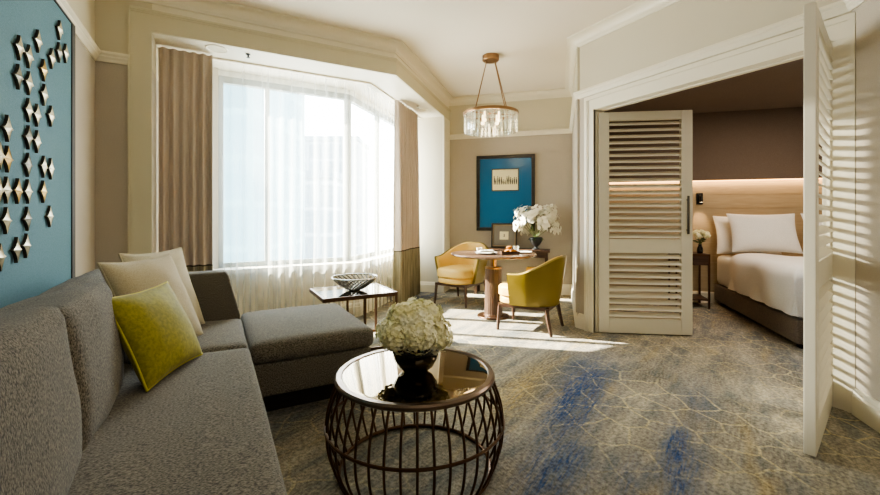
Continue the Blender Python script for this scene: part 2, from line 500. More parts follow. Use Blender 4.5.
# picture rail, baseboards, cornice
rail_prof = [(0, 2.455), (.012, 2.455), (.02, 2.475), (.03, 2.49), (.03, 2.50), (.045, 2.515), (.045, 2.53), (.02, 2.54), (0, 2.54)]
far_corner = st(SC, TF)
pc1, pc2 = st(.177, TF), (XR, 3.18)
struct('trim_picture_rail_left', sweep(bmesh.new(), [(XL, -2.28), (XL, YW), (-.62, YW)], rail_prof), M['trim'])
struct('trim_picture_rail_right', sweep(bmesh.new(), [far_corner, pc1, pc2, (XR, 1.005), (2.3, -.125), (2.3, -2.28), (XL, -2.28)], rail_prof), M['trim'])
base_prof = [(0, 0), (.022, 0), (.022, .115), (.016, .125), (.016, .135), (.010, .155), (0, .16)]
struct('baseboard_left', sweep(bmesh.new(), [(XL, -2.28), (XL, YW), (-.62, YW)], base_prof), M['trim'])
struct('baseboard_far', sweep(bmesh.new(), [st(-2.3, 6.19), st(SC, 6.19), far_corner, pc1, pc2, (XR, 3.07)], base_prof), M['trim'])
struct('baseboard_right', sweep(bmesh.new(), [(XR - .034, .97), (2.3, -.125), (2.3, -2.28), (XL, -2.28)], base_prof), M['trim'])
struct('baseboard_window', sweep(bmesh.new(), [(-.47, 4.80), (1.52, 4.80), st(-2.318, 6.19)], base_prof), M['trim'])
def corn(d=.11, h=.11):
    pr = [(0, CEIL - h), (.012, CEIL - h), (.018, CEIL - h + .02)]
    for i in range(7):
        a = PI / 2 * i / 6
        pr.append((.022 + (d - .035) * (1 - math.cos(a)), CEIL - h + .022 + (h - .04) * math.sin(a)))
    pr += [(d, CEIL - .016), (d, CEIL), (0, CEIL)]
    return pr
loop = [(2.3, -2.28), (XL, -2.28), (XL, YW), (KX, KY), far_corner, pc1, pc2, (XR, 1.005), (2.3, -.125), (2.3, -2.20)]
struct('trim_cornice', sweep(bmesh.new(), loop, corn()), M['trim'], smooth=True)

# bay portal frame: architrave around the curtain recess
pt = bmesh.new()
bx(pt, -.62, -.47, YW - .025, YW + .002, 0, SOF)
bx(pt, -.632, -.618, YW - .037, YW + .002, 0, 2.938)
bx(pt, -.618, -.606, YW - .030, YW + .002, 0, SOF)
struct('trim_bay_jamb_left', pt, M['portal'])
struct('trim_bay_header', sweep(bmesh.new(), [(-.6179, YW), (KX, KY), st(SC, TF)], [(0, SOF), (.025, SOF), (.025, 2.905), (.031, 2.91), (.031, 2.918), (.037, 2.925), (.037, 2.94), (.022, 2.95), (0, 2.95)]), M['portal'])
struct('trim_bay_jamb_right', sweep(bmesh.new(), [st(SC, 6.19), st(SC, TF - .003)], [(0, 0), (.025, 0), (.025, SOF), (0, SOF)]), M['trim'])
struct('trim_curtain_track', sweep(bmesh.new(), [(-.465, 4.62), (1.59, 4.62), st(-2.139, 6.18)], [(0, SOF - .018), (.02, SOF - .018), (.02, SOF), (0, SOF)]), M['trim'])

# doorway casing (living side) and lining
cs = bmesh.new()
for ya, yb in ((Y1 - .01, Y1 + .105), (Y0 - .125, Y0 + .01)):
    bx(cs, XR - .022, XR + .002, ya, yb, 0, 2.295)
    o_ = yb if ya > 2 else ya
    s_ = -1 if ya > 2 else 1
    a, b_ = sorted((o_, o_ + s_ * .035)); bx(cs, XR - .036, XR, a, b_, 0, 2.399)
    a, b_ = sorted((o_ + s_ * .035, o_ + s_ * .05)); bx(cs, XR - .029, XR, a, b_, 0, 2.398)
    i_ = ya if ya > 2 else yb
    a, b_ = sorted((i_, i_ - s_ * .018)); bx(cs, XR - .030, XR, a, b_, 0, 2.30)
bx(cs, XR - .0225, XR + .002, Y0 - .12, Y1 + .10, 2.296, 2.401)
bx(cs, XR - .036, XR, Y0 - .125, Y1 + .105, 2.40, 2.435)
bx(cs, XR - .030, XR, Y0 - .01, Y1 + .01, 2.29, 2.308)
struct('trim_door_casing', cs, M['trim'])
ln = bmesh.new()
bx(ln, XR, XR + .13, Y1 - .012, Y1 + .01, 0, DH)
bx(ln, XR, XR + .13, Y0 - .01, Y0 + .012, 0, DH)
bx(ln, XR, XR + .13, Y0, Y1, DH - .012, DH + .01)
bx(ln, XR + .05, XR + .085, Y0 + .02, Y1 - .02, DH - .022, DH - .01)
struct('trim_door_lining', ln, M['trim'])

# bedroom shell
struct('wall_bedroom_head', prism(bmesh.new(), st_poly(.297, 4.3, TF, TF + .14), 0, CEIL), M['brownwall'])
struct('wall_bedroom_head_upper', prism(bmesh.new(), st_poly(.297, 4.3, TF - .10, TF), 1.69, 2.62), M['brownwall'])
struct('wall_bedroom_side', prism(bmesh.new(), rect(7.4, 7.52, -.45, 2.0), 0, CEIL), M['brownwall'])
struct('wall_bedroom_near', prism(bmesh.new(), rect(2.42, 7.52, -.45, -.32), 0, CEIL), M['brownwall'])
struct('ceiling_bedroom', prism(bmesh.new(), [(3.55, -.35), (7.45, -.35), (7.45, 1.9), st(.297, TF), (3.55, 3.14), (3.55, .9)], 2.62, 2.72), M['brownwall'])
struct('baseboard_bedroom', sweep(bmesh.new(), [st(.3, TF - .04), st(4.2, TF - .04)], [(0, 0), (.02, 0), (.02, .14), (0, .15)]), M['trim'])

# ------------------------------------------------------------------ windows
def window(name, p0, p1, muls, zb=.645, zt=2.70):
    """flat glazed opening from p0 to p1 (plan points), local x along it"""
    d = Vector(p1) - Vector(p0); L = d.length
    r = struct_root(name, (p0[0], p0[1], 0), math.atan2(d.y, d.x))
    f = bmesh.new()
    bx(f, 0, L, -.03, .05, zt, SOF - .002)
    obj('window_head', f, M['alu_white'], r, smooth=False)
    f = bmesh.new()
    for x in (0, L - .05):
        bx(f, x, x + .05, -.02, .04, zb, zt)
    bx(f, 0, L, -.02, .04, zb, zb + .05); bx(f, 0, L, -.025, .04, zt - .07, zt)
    obj('window_frame', f, M['alu'], r, smooth=False)
    for m in muls:
        obj('mullion', box(m - .025, m + .025, -.02, .04, zb + .05, zt - .07), M['alu'], r, smooth=False)
    xs = [0] + list(muls) + [L]
    for a, b in zip(xs, xs[1:]):
        obj('pane', box(a + .02, b - .02, .004, .012, zb + .02, zt - .02), M['pane'], r, smooth=False)
    return r
GC = (1.44, 5.0)
window('window_1', (.03, 5.0), GC, [.485])
window('window_2', GC, st(-2.518, 6.19), [.86])

# ------------------------------------------------------------------ curtains
def path_pts(path, n):
    P = [Vector(p) for p in path]
    L = [0]
    for a, b in zip(P, P[1:]): L.append(L[-1] + (b - a).length)
    out = []
    for i in range(n + 1):
        s = L[-1] * i / n
        k = 0
        while k < len(P) - 2 and s > L[k + 1]: k += 1
        f = (s - L[k]) / (L[k + 1] - L[k])
        p = P[k].lerp(P[k + 1], f)
        # smooth normal near corners
        def nr(j):
            d = (P[j + 1] - P[j]).normalized(); return Vector((-d.y, d.x))
        m = nr(k)
        for j in (k - 1, k + 1):
            if 0 <= j < len(P) - 1:
                corner = L[max(j, k)]
                w = max(0, 1 - abs(s - corner) / .25) * .5
                m = m.lerp(nr(j), w)
        out.append((s, p, m.normalized()))
    return out, L[-1]

def drape(path, z0, z1, lam, amp, n, seed, gather=0.0, zn=10, zmin=None, flare=1.0, thick=0.0):
    pts, L = path_pts(path, n)
    bm = bmesh.new()
    rows = []
    rng = random.Random(seed)
    ph = rng.random() * 6
    for j in range(zn + 1):
        z = z0 + (z1 - z0) * j / zn
        h = (z - (zmin if zmin is not None else z0)) / 2.7
        row = []
        for s, p, m in pts:
            q = s + .35 * lam * noise.noise(Vector((s * 2.1, seed, z * .25)))
            w = math.sin(2 * PI * q / lam + ph)
            w = math.copysign(abs(w) ** .8, w)
            a = amp * (.55 + .45 * flare * (1 - h)) * (.8 + .5 * noise.noise(Vector((s * 3.3, z * .3, seed + 5.0))))
            pp = p + m * (w * a)
            pp = pp + m * .01 * noise.noise(Vector((s * 5, z * 1.3, seed)))
            row.append(bm.verts.new((pp.x, pp.y, z)))
        rows.append(row)
    for j in range(zn):
        for i in range(n):
            bm.faces.new((rows[j][i], rows[j][i + 1], rows[j + 1][i + 1], rows[j + 1][i]))
    return bm

def make_drape(label, path, n, seed, lam=.082, amp=.046):
    loc = ((path[0][0] + path[-1][0]) / 2, (path[0][1] + path[-1][1]) / 2, 0)
    r = thing('window_drape', label, 'curtain', loc, 0, 'heavy drapes at the bay window')
    obj('curtain_panel', drape(path, .735, SOF - .014, lam, amp, n, seed, zn=14, zmin=.02, thick=.004), M['drape'], r, world=True, angle=180)
    obj('band_seam', drape(path, .72, .735, lam, amp, n, seed, zn=1, zmin=.02, thick=.005), M['drape_line'], r, world=True, angle=180)
    obj('hem_band', drape(path, .02, .72, lam, amp, n, seed, zn=6, zmin=.02, thick=.004), M['drape_band'], r, world=True, angle=180)
    return r
make_drape('taupe floor-length drape gathered at the left of the window, behind the sofa', [(-.455, 4.53), (-.02, 4.53)], 150, 3)
make_drape('taupe floor-length drape gathered at the right end of the angled window', [st(-2.09, 5.08), st(-2.09, 5.92)], 190, 8, .095, .06)
sh = obj('sheer_curtain', drape([(-.06, 4.685), (1.556, 4.685), st(-2.215, 6.05)], .03, SOF - .005, .115, .022, 460, 21, zn=16, flare=1.4), M['sheer'], angle=180)
tag(sh, 'white translucent sheer curtain across the bay window between the taupe drapes', 'curtain')

# soffit fixtures
def disc(name, label, cat, x, y, R, zc, mat, inner, group=None):
    r = thing(name, label, cat, (x, y, zc), 0, group)
    obj('rim', lathe(bmesh.new(), [(R * .8, 0), (R * .8, -.004), (R * .95, -.008), (R, -.004), (R, 0)], 32, cap=False), M['trim'], r)
    obj('diffuser', lathe(bmesh.new(), [(0, -.003), (R * .81, -.003)], 32, cap=False), inner, r)
    return r
disc('ceiling_speaker', 'round cream speaker grille in the soffit above the left drape', 'ceiling speaker', .015, 4.36, .095, SOF, None, M['grille'])
disc('ceiling_downlight', 'small round recessed light in the soffit above the right drape', 'ceiling light', *st(-1.93, 5.72), .07, SOF, None, M['grille'])
sp_ = obj('sprinkler_ceiling_mount', lathe(bmesh.new(), [(.022, 0), (.022, -.006), (.008, -.01), (.008, -.03), (.016, -.032), (.016, -.036), (0, -.036)], 16), M['black'], loc=(.28, 4.36, SOF))
tag(sp_, 'small dark sprinkler head in the soffit just right of the round speaker grille', 'sprinkler')
sp2 = obj('sprinkler_ceiling_mount', lathe(bmesh.new(), [(.022, 0), (.022, -.006), (.008, -.01), (.008, -.03), (.016, -.032), (.016, -.036), (0, -.036)], 16), M['silver'], loc=(*st(-1.93, 5.5), SOF))
tag(sp2, 'small metal sprinkler head in the soffit near the recessed light by the right drape', 'sprinkler')

# ------------------------------------------------------------------ louvred doors
def louver_door(name, hinge, ang, side, W=.90, handle=True, hs=.105):
    """side = -1/+1: local y face whose slat edge hangs lower (the living-room face)"""
    r = struct_root(name, (hinge[0], hinge[1], 0), ang)
    T = .024
    z0, z1 = .012, 2.258
    f = bmesh.new()
    sw = .105
    bx(f, .004, hs, -T, T, z0, z1, .004); bx(f, W - sw, W, -T, T, z0, z1, .004)
    bx(f, hs, W - sw, -T, T, z0, .165, .003); bx(f, hs, W - sw, -T, T, 2.17, z1, .003)
    bx(f, hs, W - sw, -T, T, .825, .965, .003)
    obj('door_frame', f, M['shutter'], r, smooth=False)
    ca, sa = math.cos(math.radians(35)), math.sin(math.radians(35))
    for za, zb in ((.165, .825), (.965, 2.17)):
        m = bmesh.new()
        n = round((zb - za) / .0645)
        for i in range(n):
            zc = za + (zb - za) * (i + .5) / n
            hw, ht = .034, .0045
            pts = []
            for k in range(8):
                u, v = [(-hw, 0), (-hw * .8, -ht), (0, -ht * 1.15), (hw * .8, -ht), (hw, 0), (hw * .8, ht), (0, ht * 1.15), (-hw * .8, ht)][k]
                y = u * ca - v * sa; z = u * sa + v * ca
                pts.append((y * -side, z))
            a = [m.verts.new((hs, y, zc + z)) for y, z in pts]
            b = [m.verts.new((W - sw, y, zc + z)) for y, z in pts]
            for k in range(8):
                m.faces.new((a[k], a[(k + 1) % 8], b[(k + 1) % 8], b[k]))
        bmesh.ops.recalc_face_normals(m, faces=m.faces[:])
        obj('louver_panel', m, M['shutter'], r, angle=60)
    if handle:
        h = bmesh.new()
        yy = side * (T + .022)
        bx(h, W - .062, W - .042, min(yy, yy + side * .012), max(yy, yy + side * .012), 1.02, 1.40, .003)
        for zz in (1.06, 1.36):
            bx(h, W - .058, W - .046, *sorted((side * T, yy)), zz - .006, zz + .006)
        o = obj('door_handle', h, M['steel'], r); o['label'] = 'vertical grey metal pull handle'
    return r
louver_door('door_1', (3.452, 2.925), math.atan2(-.585, .811), -1)
louver_door('door_2', (3.445, 1.115), math.atan2(-.235, -.97), 1, W=.88, handle=False, hs=.045)

# ------------------------------------------------------------------ sectional sofa
sofa = thing('sectional_sofa', 'charcoal grey tweed L-shaped sofa with chaise along the left wall', 'sofa', (-.30, 2.05, 0))
def sp(name, bm, mat='sofa', label=None):
    o = obj(name, bm, M[mat], sofa, world=True, angle=60)
    if label: o['label'] = label
    return o
b = bmesh.new(); bx(b, -.77, .02, .46, 3.38, 0, .15); bx(b, .02, .74, 2.72, 3.34, 0, .15)
sp('plinth', b, 'frame_dark', 'dark recessed plinth')
sp('base', soft_box(bmesh.new(), -.83, .165, .34, 3.47, .145, .345, .02))
sp('back_frame', soft_box(bmesh.new(), -.83, -.64, .34, 3.47, .15, .79, .04))
def arm(y0, y1):
    m = bmesh.new()
    prof = [(-.66, .33), (.165, .33), (.165, .46), (.085, .775), (.065, .80), (-.66, .80)]
    vs0 = [m.verts.new((x, y0, z)) for x, z in prof]; vs1 = [m.verts.new((x, y1, z)) for x, z in prof]
    m.faces.new(vs0[::-1]); m.faces.new(vs1)
    for i in range(len(prof)):
        j = (i + 1) % len(prof); m.faces.new((vs0[i], vs0[j], vs1[j], vs1[i]))
    bmesh.ops.recalc_face_normals(m, faces=m.faces[:])
    bmesh.ops.bevel(m, geom=m.edges[:], offset=.014, segments=3, affect='EDGES', profile=.6)
    return m
sp('armrest', arm(3.30, 3.47)); sp('armrest', arm(.34, .50))
sp('seat_cushion', soft_box(bmesh.new(), -.63, .175, .51, 2.555, .335, .468, .035, (0, 0, .012), wr=.003, seed=1), 'sofa2')
sp('seat_cushion', soft_box(bmesh.new(), -.63, .172, 2.565, 3.295, .335, .468, .04, (0, 0, .014), wr=.003, seed=2), 'sofa2')
def backc(y0, y1, xf, seed, zt=.93):
    m = soft_box(bmesh.new(), -.655, xf, y0, y1, .455, zt, .05, (.035, .008, .012), wr=.007, seed=seed)
    for v in m.verts:
        k = (v.co.z - .455) / (zt - .455)
        v.co.x -= .055 * k if v.co.x > -.6 else 0
        v.co.z -= .06 * max(0, (xf - .06 - v.co.x) / .25) * (k > .6)
    return m
sp('back_cushion', backc(.52, 1.59, -.335, 11, .955)); sp('back_cushion', backc(1.60, 2.235, -.345, 12)); sp('back_cushion', backc(2.225, 3.29, -.52, 13, .88))
sp('chaise_base', soft_box(bmesh.new(), .16, .90, 2.575, 3.475, .145, .345, .02))
sp('chaise_cushion', soft_box(bmesh.new(), .172, .915, 2.555, 3.485, .345, .465, .04, (.006, .006, .016), wr=.003, seed=5), 'sofa2')

def throw_pillow(label, BL, BR, TL, TR, thick, mat, pipe, rest=.03, n=22, group='throw pillows on the sofa'):
    BL, BR, TL, TR = map(Vector, (BL, BR, TL, TR))
    c = (BL + BR + TL + TR) / 4
    u = ((BR - BL) + (TR - TL)) / 4; v = ((TL - BL) + (TR - BR)) / 4
    hw, hh = u.length, v.length
    un = u.normalized(); nn = un.cross(v).normalized(); vn = nn.cross(un)
    mat4 = Matrix((un, vn, nn)).transposed().to_4x4(); mat4.translation = c
    bm = bmesh.new()
    seed = c.x * 31 + c.y * 17
    def outline(a, b):
        # a,b in [-1,1]: soft square with pulled-in sides
        x = a * hw * (1 - .075 * (1 - b * b) * abs(a)); y = b * hh * (1 - .075 * (1 - a * a) * abs(b))
        return x, y
    g = {}
    for sgn in (1, -1):
        for i in range(n + 1):
            for j in range(n + 1):
                a = math.sin(PI / 2 * (2 * i / n - 1)); b_ = math.sin(PI / 2 * (2 * j / n - 1))
                edge = i in (0, n) or j in (0, n)
                if edge and sgn == -1:
                    g[sgn, i, j] = g[1, i, j]; continue
                x, y = outline(a, b_)
                t = thick * ((1 - a ** 2) * (1 - b_ ** 2)) ** .42 * (1 - .12 * b_)
                w = 0 if edge else .006 * noise.noise(Vector((x * 9, y * 9, seed + sgn)))
                g[sgn, i, j] = bm.verts.new((x, y, sgn * t + w))
    for sgn in (1, -1):
        for i in range(n):
            for j in range(n):
                q = [g[sgn, i, j], g[sgn, i + 1, j], g[sgn, i + 1, j + 1], g[sgn, i, j + 1]]
                bm.faces.new(q if sgn == 1 else q[::-1])
    o = obj('throw_pillow', bm, mat, angle=180)
    o.matrix_world = mat4
    o.location = c; o.rotation_euler = mat4.to_euler()
    tag(o, label, 'pillow', group)
    ring = []
    for k in range(4 * n):
        e, i = divmod(k, n)
        tt = math.sin(PI / 2 * (2 * i / n - 1))
        a, b_ = [(tt, -1), (1, tt), (-tt, 1), (-1, -tt)][e]
        x, y = outline(a, b_); ring.append((x, y, 0))
    obj('piping', tube(bmesh.new(), ring, .0055, 6, closed=True), pipe, o, angle=180)
    return o
throw_pillow('chartreuse green square pillow in front of the beige pillows', (-.25, 2.035, .485), (-.062, 2.46, .485), (-.395, 2.125, .865), (-.215, 2.555, .855), .07, M['green'], M['green_pipe'])
throw_pillow('beige square pillow directly behind the green one', (-.335, 2.42, .48), (-.075, 2.89, .48), (-.485, 2.58, .97), (-.235, 3.02, .965), .075, M['beige'], M['beige'])
throw_pillow('cream square pillow at the back, nearest the sofa arm by the window', (-.33, 2.79, .48), (-.065, 3.20, .48), (-.48, 2.92, .985), (-.20, 3.265, .985), .06, M['cream'], M['cream'])

# ------------------------------------------------------------------ barrel coffee table
CT = (.847, 1.792)
ct = thing('coffee_table', 'round barrel-shaped coffee table of dark bronze rods with mirrored top', 'table', (*CT, 0))
obj('table_rim', lathe(bmesh.new(), [(.344, .434), (.367, .430), (.378, .438), (.378, .450), (.370, .458), (.348, .458), (.344, .452)], 72, cap=False), M['rim'], ct)
mt = lathe(bmesh.new(), [(0, .442), (.346, .442), (.346, .453), (.327, .4555), (0, .4555)], 72, cap=False)
o = obj('mirror_top', mt, M['mirror'], ct, angle=8); o['label'] = 'bronze-tinted mirror glass top'
obj('middle_ring', tube(bmesh.new(), ring_pts(.419, .235, 72), .0075, 8, True), M['bronze'], ct)
obj('bottom_ring', tube(bmesh.new(), ring_pts(.358, .010, 72), .010, 8, True), M['bronze'], ct)
NR = 40
rod_me = None
for k in range(NR):
    if rod_me is None:
        pp = []
        for i in range(13):
            t = i / 12
            z = .012 + .424 * t
            e = (z - .225) / .21
            R = .416 - (.056 if e > 0 else .058) * abs(e) ** 2.1
            pp.append((R, 0, z))
        ro = obj('rod', tube(bmesh.new(), pp, .0058, 7), M['bronze'], ct, angle=60)
        rod_me = ro.data
    else:
        ro = bpy.data.objects.new('rod', rod_me); COL.objects.link(ro); ro.parent = ct
    ro.rotation_euler = (0, 0, 2 * PI * (k + .3) / NR)

# vase and hydrangeas
VZ = .4585
vz = obj('bowl_vase', lathe(bmesh.new(), [(0, 0), (.05, 0), (.078, .022), (.098, .06), (.104, .095), (.098, .13), (.088, .15), (.083, .15), (.092, .128), (.097, .095), (.09, .06), (.06, .025), (0, .02)], 48, cap=False), M['blackgloss'], loc=(*CT, VZ), angle=60)
vz.scale = (1.08, 1.08, 1.04)
tag(vz, 'glossy black round bowl vase on the mirrored coffee table', 'vase')

def floret(bm, p, nrm, size, rng, petals=4, cup=.25):
    nrm = nrm.normalized()
    a = nrm.orthogonal().normalized(); b_ = nrm.cross(a)
    r0 = rng.random() * 6.28
    for k in range(petals):
        th = r0 + 2 * PI * k / petals
        d = a * math.cos(th) + b_ * math.sin(th); e = nrm.cross(d)
        s = size * rng.uniform(.85, 1.15)
        base = p
        q1 = p + d * s * .5 + e * s * .48 + nrm * s * cup * .5
        q2 = p + d * s * 1.0 + nrm * s * cup * rng.uniform(.2, 1.2)
        q3 = p + d * s * .5 - e * s * .48 + nrm * s * cup * .5
        q4 = p + d * s * .92 + e * s * .3 + nrm * s * cup * .6
        q5 = p + d * s * .92 - e * s * .3 + nrm * s * cup * .6
        vs = [bm.verts.new(q) for q in (base, q1, q4, q2, q5, q3)]
        bm.faces.new(vs)

def flower_dome(bm, c, R, n, size, rng, petals=4, squash=(1, 1, 1), zcut=-1, jitter=.12, cup=.25):
    for i in range(n):
        z = 1 - 2 * (i + .5) / n
        th = i * 2.39996
        rr = math.sqrt(max(0, 1 - z * z))
        d = Vector((rr * math.cos(th), rr * math.sin(th), z))
        if z < zcut: continue
        d2 = (d + Vector((rng.uniform(-1, 1), rng.uniform(-1, 1), rng.uniform(-1, 1))) * .3)
        p = c + Vector((d.x * squash[0], d.y * squash[1], d.z * squash[2])) * R * (1 + rng.uniform(-jitter, jitter * .6))
        floret(bm, p, d2, size, rng, petals, cup)

hy = thing('hydrangea_bouquet', 'dense ball of pale cream-green hydrangeas in the black bowl vase', 'flowers', (CT[0] - .008, CT[1] + .004, VZ + .083))
rng = random.Random(4)
heads = [(0, 0, .155, .085)]
for k in range(6):
    a = 2 * PI * k / 6 + .3
    heads.append((.098 * math.cos(a), .098 * math.sin(a), .105 + .012 * math.sin(k * 2.2), .082))
for k in range(5):
    a = 2 * PI * k / 5 + .9
    heads.append((.062 * math.cos(a), .062 * math.sin(a), .165 + .008 * math.cos(k * 3), .075))
for hx, hy_, hz, hr in heads:
    m = bmesh.new()
    bmesh.ops.create_icosphere(m, subdivisions=2, radius=hr * .80, matrix=Matrix.Translation((hx, hy_, hz)))
    flower_dome(m, Vector((hx, hy_, hz)), hr, 130, .0175, rng, 4, (1, 1, .95), -.95, .17, .35)
    obj('flower_head', m, M['hyd'], hy, smooth=False)
m = bmesh.new()
for k in range(7):
    a = 2 * PI * k / 7
    tube(m, [(.02 * math.cos(a), .02 * math.sin(a), -.035), (.03 * math.cos(a), .03 * math.sin(a), .03), (.06 * math.cos(a), .06 * math.sin(a), .09)], .004, 6)
obj('stems', m, M['stem'], hy)

# ------------------------------------------------------------------ side table with openwork bowl
sx0, sx1, sy0, sy1 = .80, 1.48, 3.515, 4.09
std = thing('side_table', 'low rectangular side table with dark glass top and thin bronze legs by the window', 'table', ((sx0 + sx1) / 2, (sy0 + sy1) / 2, 0))
f = bmesh.new()
for a in ((sx0, sx1, sy0, sy0 + .02), (sx0, sx1, sy1 - .02, sy1), (sx0, sx0 + .02, sy0 + .02, sy1 - .02), (sx1 - .02, sx1, sy0 + .02, sy1 - .02)):
    bx(f, *a, .465, .50)
obj('table_frame', f, M['bronze'], std, world=True, smooth=False)
o = obj('glass_top', box(sx0 + .02, sx1 - .02, sy0 + .02, sy1 - .02, .480, .498), M['mirror'], std, world=True, smooth=False); o['label'] = 'reflective dark glass top'
for x in (1.16, sx1 - .02):
    for y in (sy0 + .002, sy1 - .022):
        obj('leg', box(x, x + .02, y, y + .02, .02, .465), M['bronze'], std, world=True, smooth=False)
f = bmesh.new()
bx(f, 1.16, sx1, sy0 + .002, sy0 + .022, 0, .02); bx(f, 1.16, sx1, sy1 - .022, sy1 - .002, 0, .02); bx(f, 1.16, 1.18, sy0 + .022, sy1 - .022, 0, .02)
obj('foot_rail', f, M['bronze'], std, world=True, smooth=False)

bw = thing('openwork_bowl', 'shallow silver openwork bowl of slanting ribs on the side table', 'bowl', (1.16, 3.80, .5005))
prof = lambda t: (.045 + .165 * t ** .75, .008 + .115 * t ** 1.2)
m = bmesh.new()
for k in range(26):
    pts = []
    for i in range(9):
        t = i / 8; R, z = prof(t); th = 2 * PI * k / 26 + .75 * t
        pts.append((R * math.cos(th), R * math.sin(th), z))
    tube(m, pts, [.0075 - .002 * abs(i / 4 - 1) for i in range(9)], 6)
obj('ribs', m, M['steel'], bw, angle=60)
obj('rim', tube(bmesh.new(), ring_pts(.21, .123, 48), .007, 8, True), M['silver'], bw)
obj('foot', lathe(bmesh.new(), [(0, 0), (.055, 0), (.058, .008), (.05, .016), (0, .014)], 32, cap=False), M['silver'], bw)

# ------------------------------------------------------------------ dining table
DT = (2.925, 4.01)
dt = thing('dining_table', 'round pedestal dining table with dark polished top near the far wall', 'table', (*DT, 0))
obj('tabletop', lathe(bmesh.new(), [(0, .725), (.47, .725), (.50, .735), (.508, .745), (.505, .755), (.49, .758), (0, .758)], 72, cap=False), M['tablewood'], dt, angle=30)
obj('neck', lathe(bmesh.new(), [(.09, .724), (.09, .712), (.04, .70), (.038, .60), (.05, .585)], 32), M['brass'], dt)
m = bmesh.new()
N = 28; rows = []
for z, R in ((.035, .112), (.05, .108), (.55, .098), (.575, .098)):
    rows.append([m.verts.new((R * math.cos(2 * PI * i / (4 * N)) * (1 - .035 * (i % 4 == 0)), R * math.sin(2 * PI * i / (4 * N)) * (1 - .035 * (i % 4 == 0)), z)) for i in range(4 * N)])
for a, b_ in zip(rows, rows[1:]):
    for i in range(4 * N): m.faces.new((a[i], a[(i + 1) % (4 * N)], b_[(i + 1) % (4 * N)], b_[i]))
m.faces.new(rows[-1])
bmesh.ops.recalc_face_normals(m, faces=m.faces[:])
obj('pedestal', m, M['column'], dt, angle=60)
obj('collar', lathe(bmesh.new(), [(.095, .572), (.104, .575), (.104, .592), (.07, .60), (.045, .60)], 40), M['brass'], dt)
obj('base_plate', lathe(bmesh.new(), [(0, 0), (.19, 0), (.195, .008), (.19, .018), (.13, .024), (.118, .036), (0, .036)], 56, cap=False), M['bronze'], dt, angle=30)

# things on the dining table
TZ = .7585
def on_table(dx, dy): return (DT[0] + dx, DT[1] + dy, TZ)
CAMR = (.877, -.480); CAMF = (.480, .877)
def tb(r, f): return on_table(CAMR[0] * r + CAMF[0] * f, CAMR[1] * r + CAMF[1] * f)
def plate(label, loc, R):
    p = obj('plate', lathe(bmesh.new(), [(0, 0), (R * .55, 0), (R * .62, .004), (R, .016), (R, .019), (R * .62, .008), (R * .55, .006), (0, .006)], 40, cap=False), M['china'], loc=loc, angle=60)
    return tag(p, label, 'plate', 'plates on the dining table')
plate('white plate with folded napkin on the left of the dining table', tb(-.10, -.12), .125)
nk = bmesh.new()
for i in range(4):
    soft_box(nk, -.09 + .006 * i, .08, -.05, .05 - .008 * i, .0205 + .006 * i, .026 + .006 * i, .003)
np_ = obj('folded_napkin', nk, M['bedlinen'], loc=tb(-.10, -.12), rot=(0, 0, -.3), angle=60)
tag(np_, 'folded white napkin lying on the left plate of the dining table', 'napkin')
plate('white plate at the right edge of the dining table beside the water glass', tb(.37, -.02), .085)
sv = thing('serving_tray', 'small dark serving tray holding pastries on the dining table', 'tray', tb(.175, -.13), -.5)
obj('tray_base', box(-.105, .105, -.07, .07, 0, .012, bev=.003), M['darkwood'], sv)
m = bmesh.new()
for a in ((-.105, .105, -.07, -.062), (-.105, .105, .062, .07), (-.105, -.097, -.062, .062), (.097, .105, -.062, .062)): bx(m, *a, .012, .030)
obj('tray_edge', m, M['darkwood'], sv, smooth=False)
def croissant(loc, rz, s=1.0):
    pts, rad = [], []
    for i in range(13):
        t = i / 12 * 2 - 1
        pts.append((.052 * t * s, .022 * (t * t) * s, .0))
        rad.append(max(.004, .022 * (1 - t * t * .85) * (1 + .10 * math.cos(i * PI))) * s)
    return obj('pastry', tube(bmesh.new(), pts, rad, 10), M['pastry'], loc=loc, rot=(0, 0, rz), angle=80)
tx, ty, tz = tb(.175, -.13)
spots = [(-.045, -.02, .034, .3, 'golden pastry at the left of the dark tray'), (.035, -.022, .034, -.4, 'golden pastry at the right of the dark tray'), (-.005, .032, .034, 1.2, 'golden pastry at the back of the dark tray'), (-.002, 0.0, .074, .1, 'golden pastry lying on top of the other pastries on the tray')]
for dx, dy, dz, rz, lab in spots:
    tag(croissant((tx + dx, ty + dy, tz + dz), rz, .84), lab, 'pastry', 'pastries on the tray')
gl = obj('water_glass', lathe(bmesh.new(), [(0, 0), (.028, 0), (.034, .085), (.031, .085), (.026, .008), (0, .008)], 24, cap=False), M['crystal'], loc=tb(.27, .0), angle=60)
tag(gl, 'clear tumbler on the dining table right of the pastry tray', 'glass')
cup = thing('coffee_cup', 'small white cup on the dining table behind the folded napkin', 'cup', tb(-.16, .12))
obj('bowl', lathe(bmesh.new(), [(0, 0), (.024, 0), (.026, .006), (.038, .05), (.035, .05), (.022, .008), (0, .008)], 28, cap=False), M['china'], cup, angle=60)
obj('handle', tube(bmesh.new(), [(.034, 0, .042), (.052, 0, .040), (.056, 0, .028), (.048, 0, .016), (.028, 0, .014)], .004, 8), M['china'], cup)

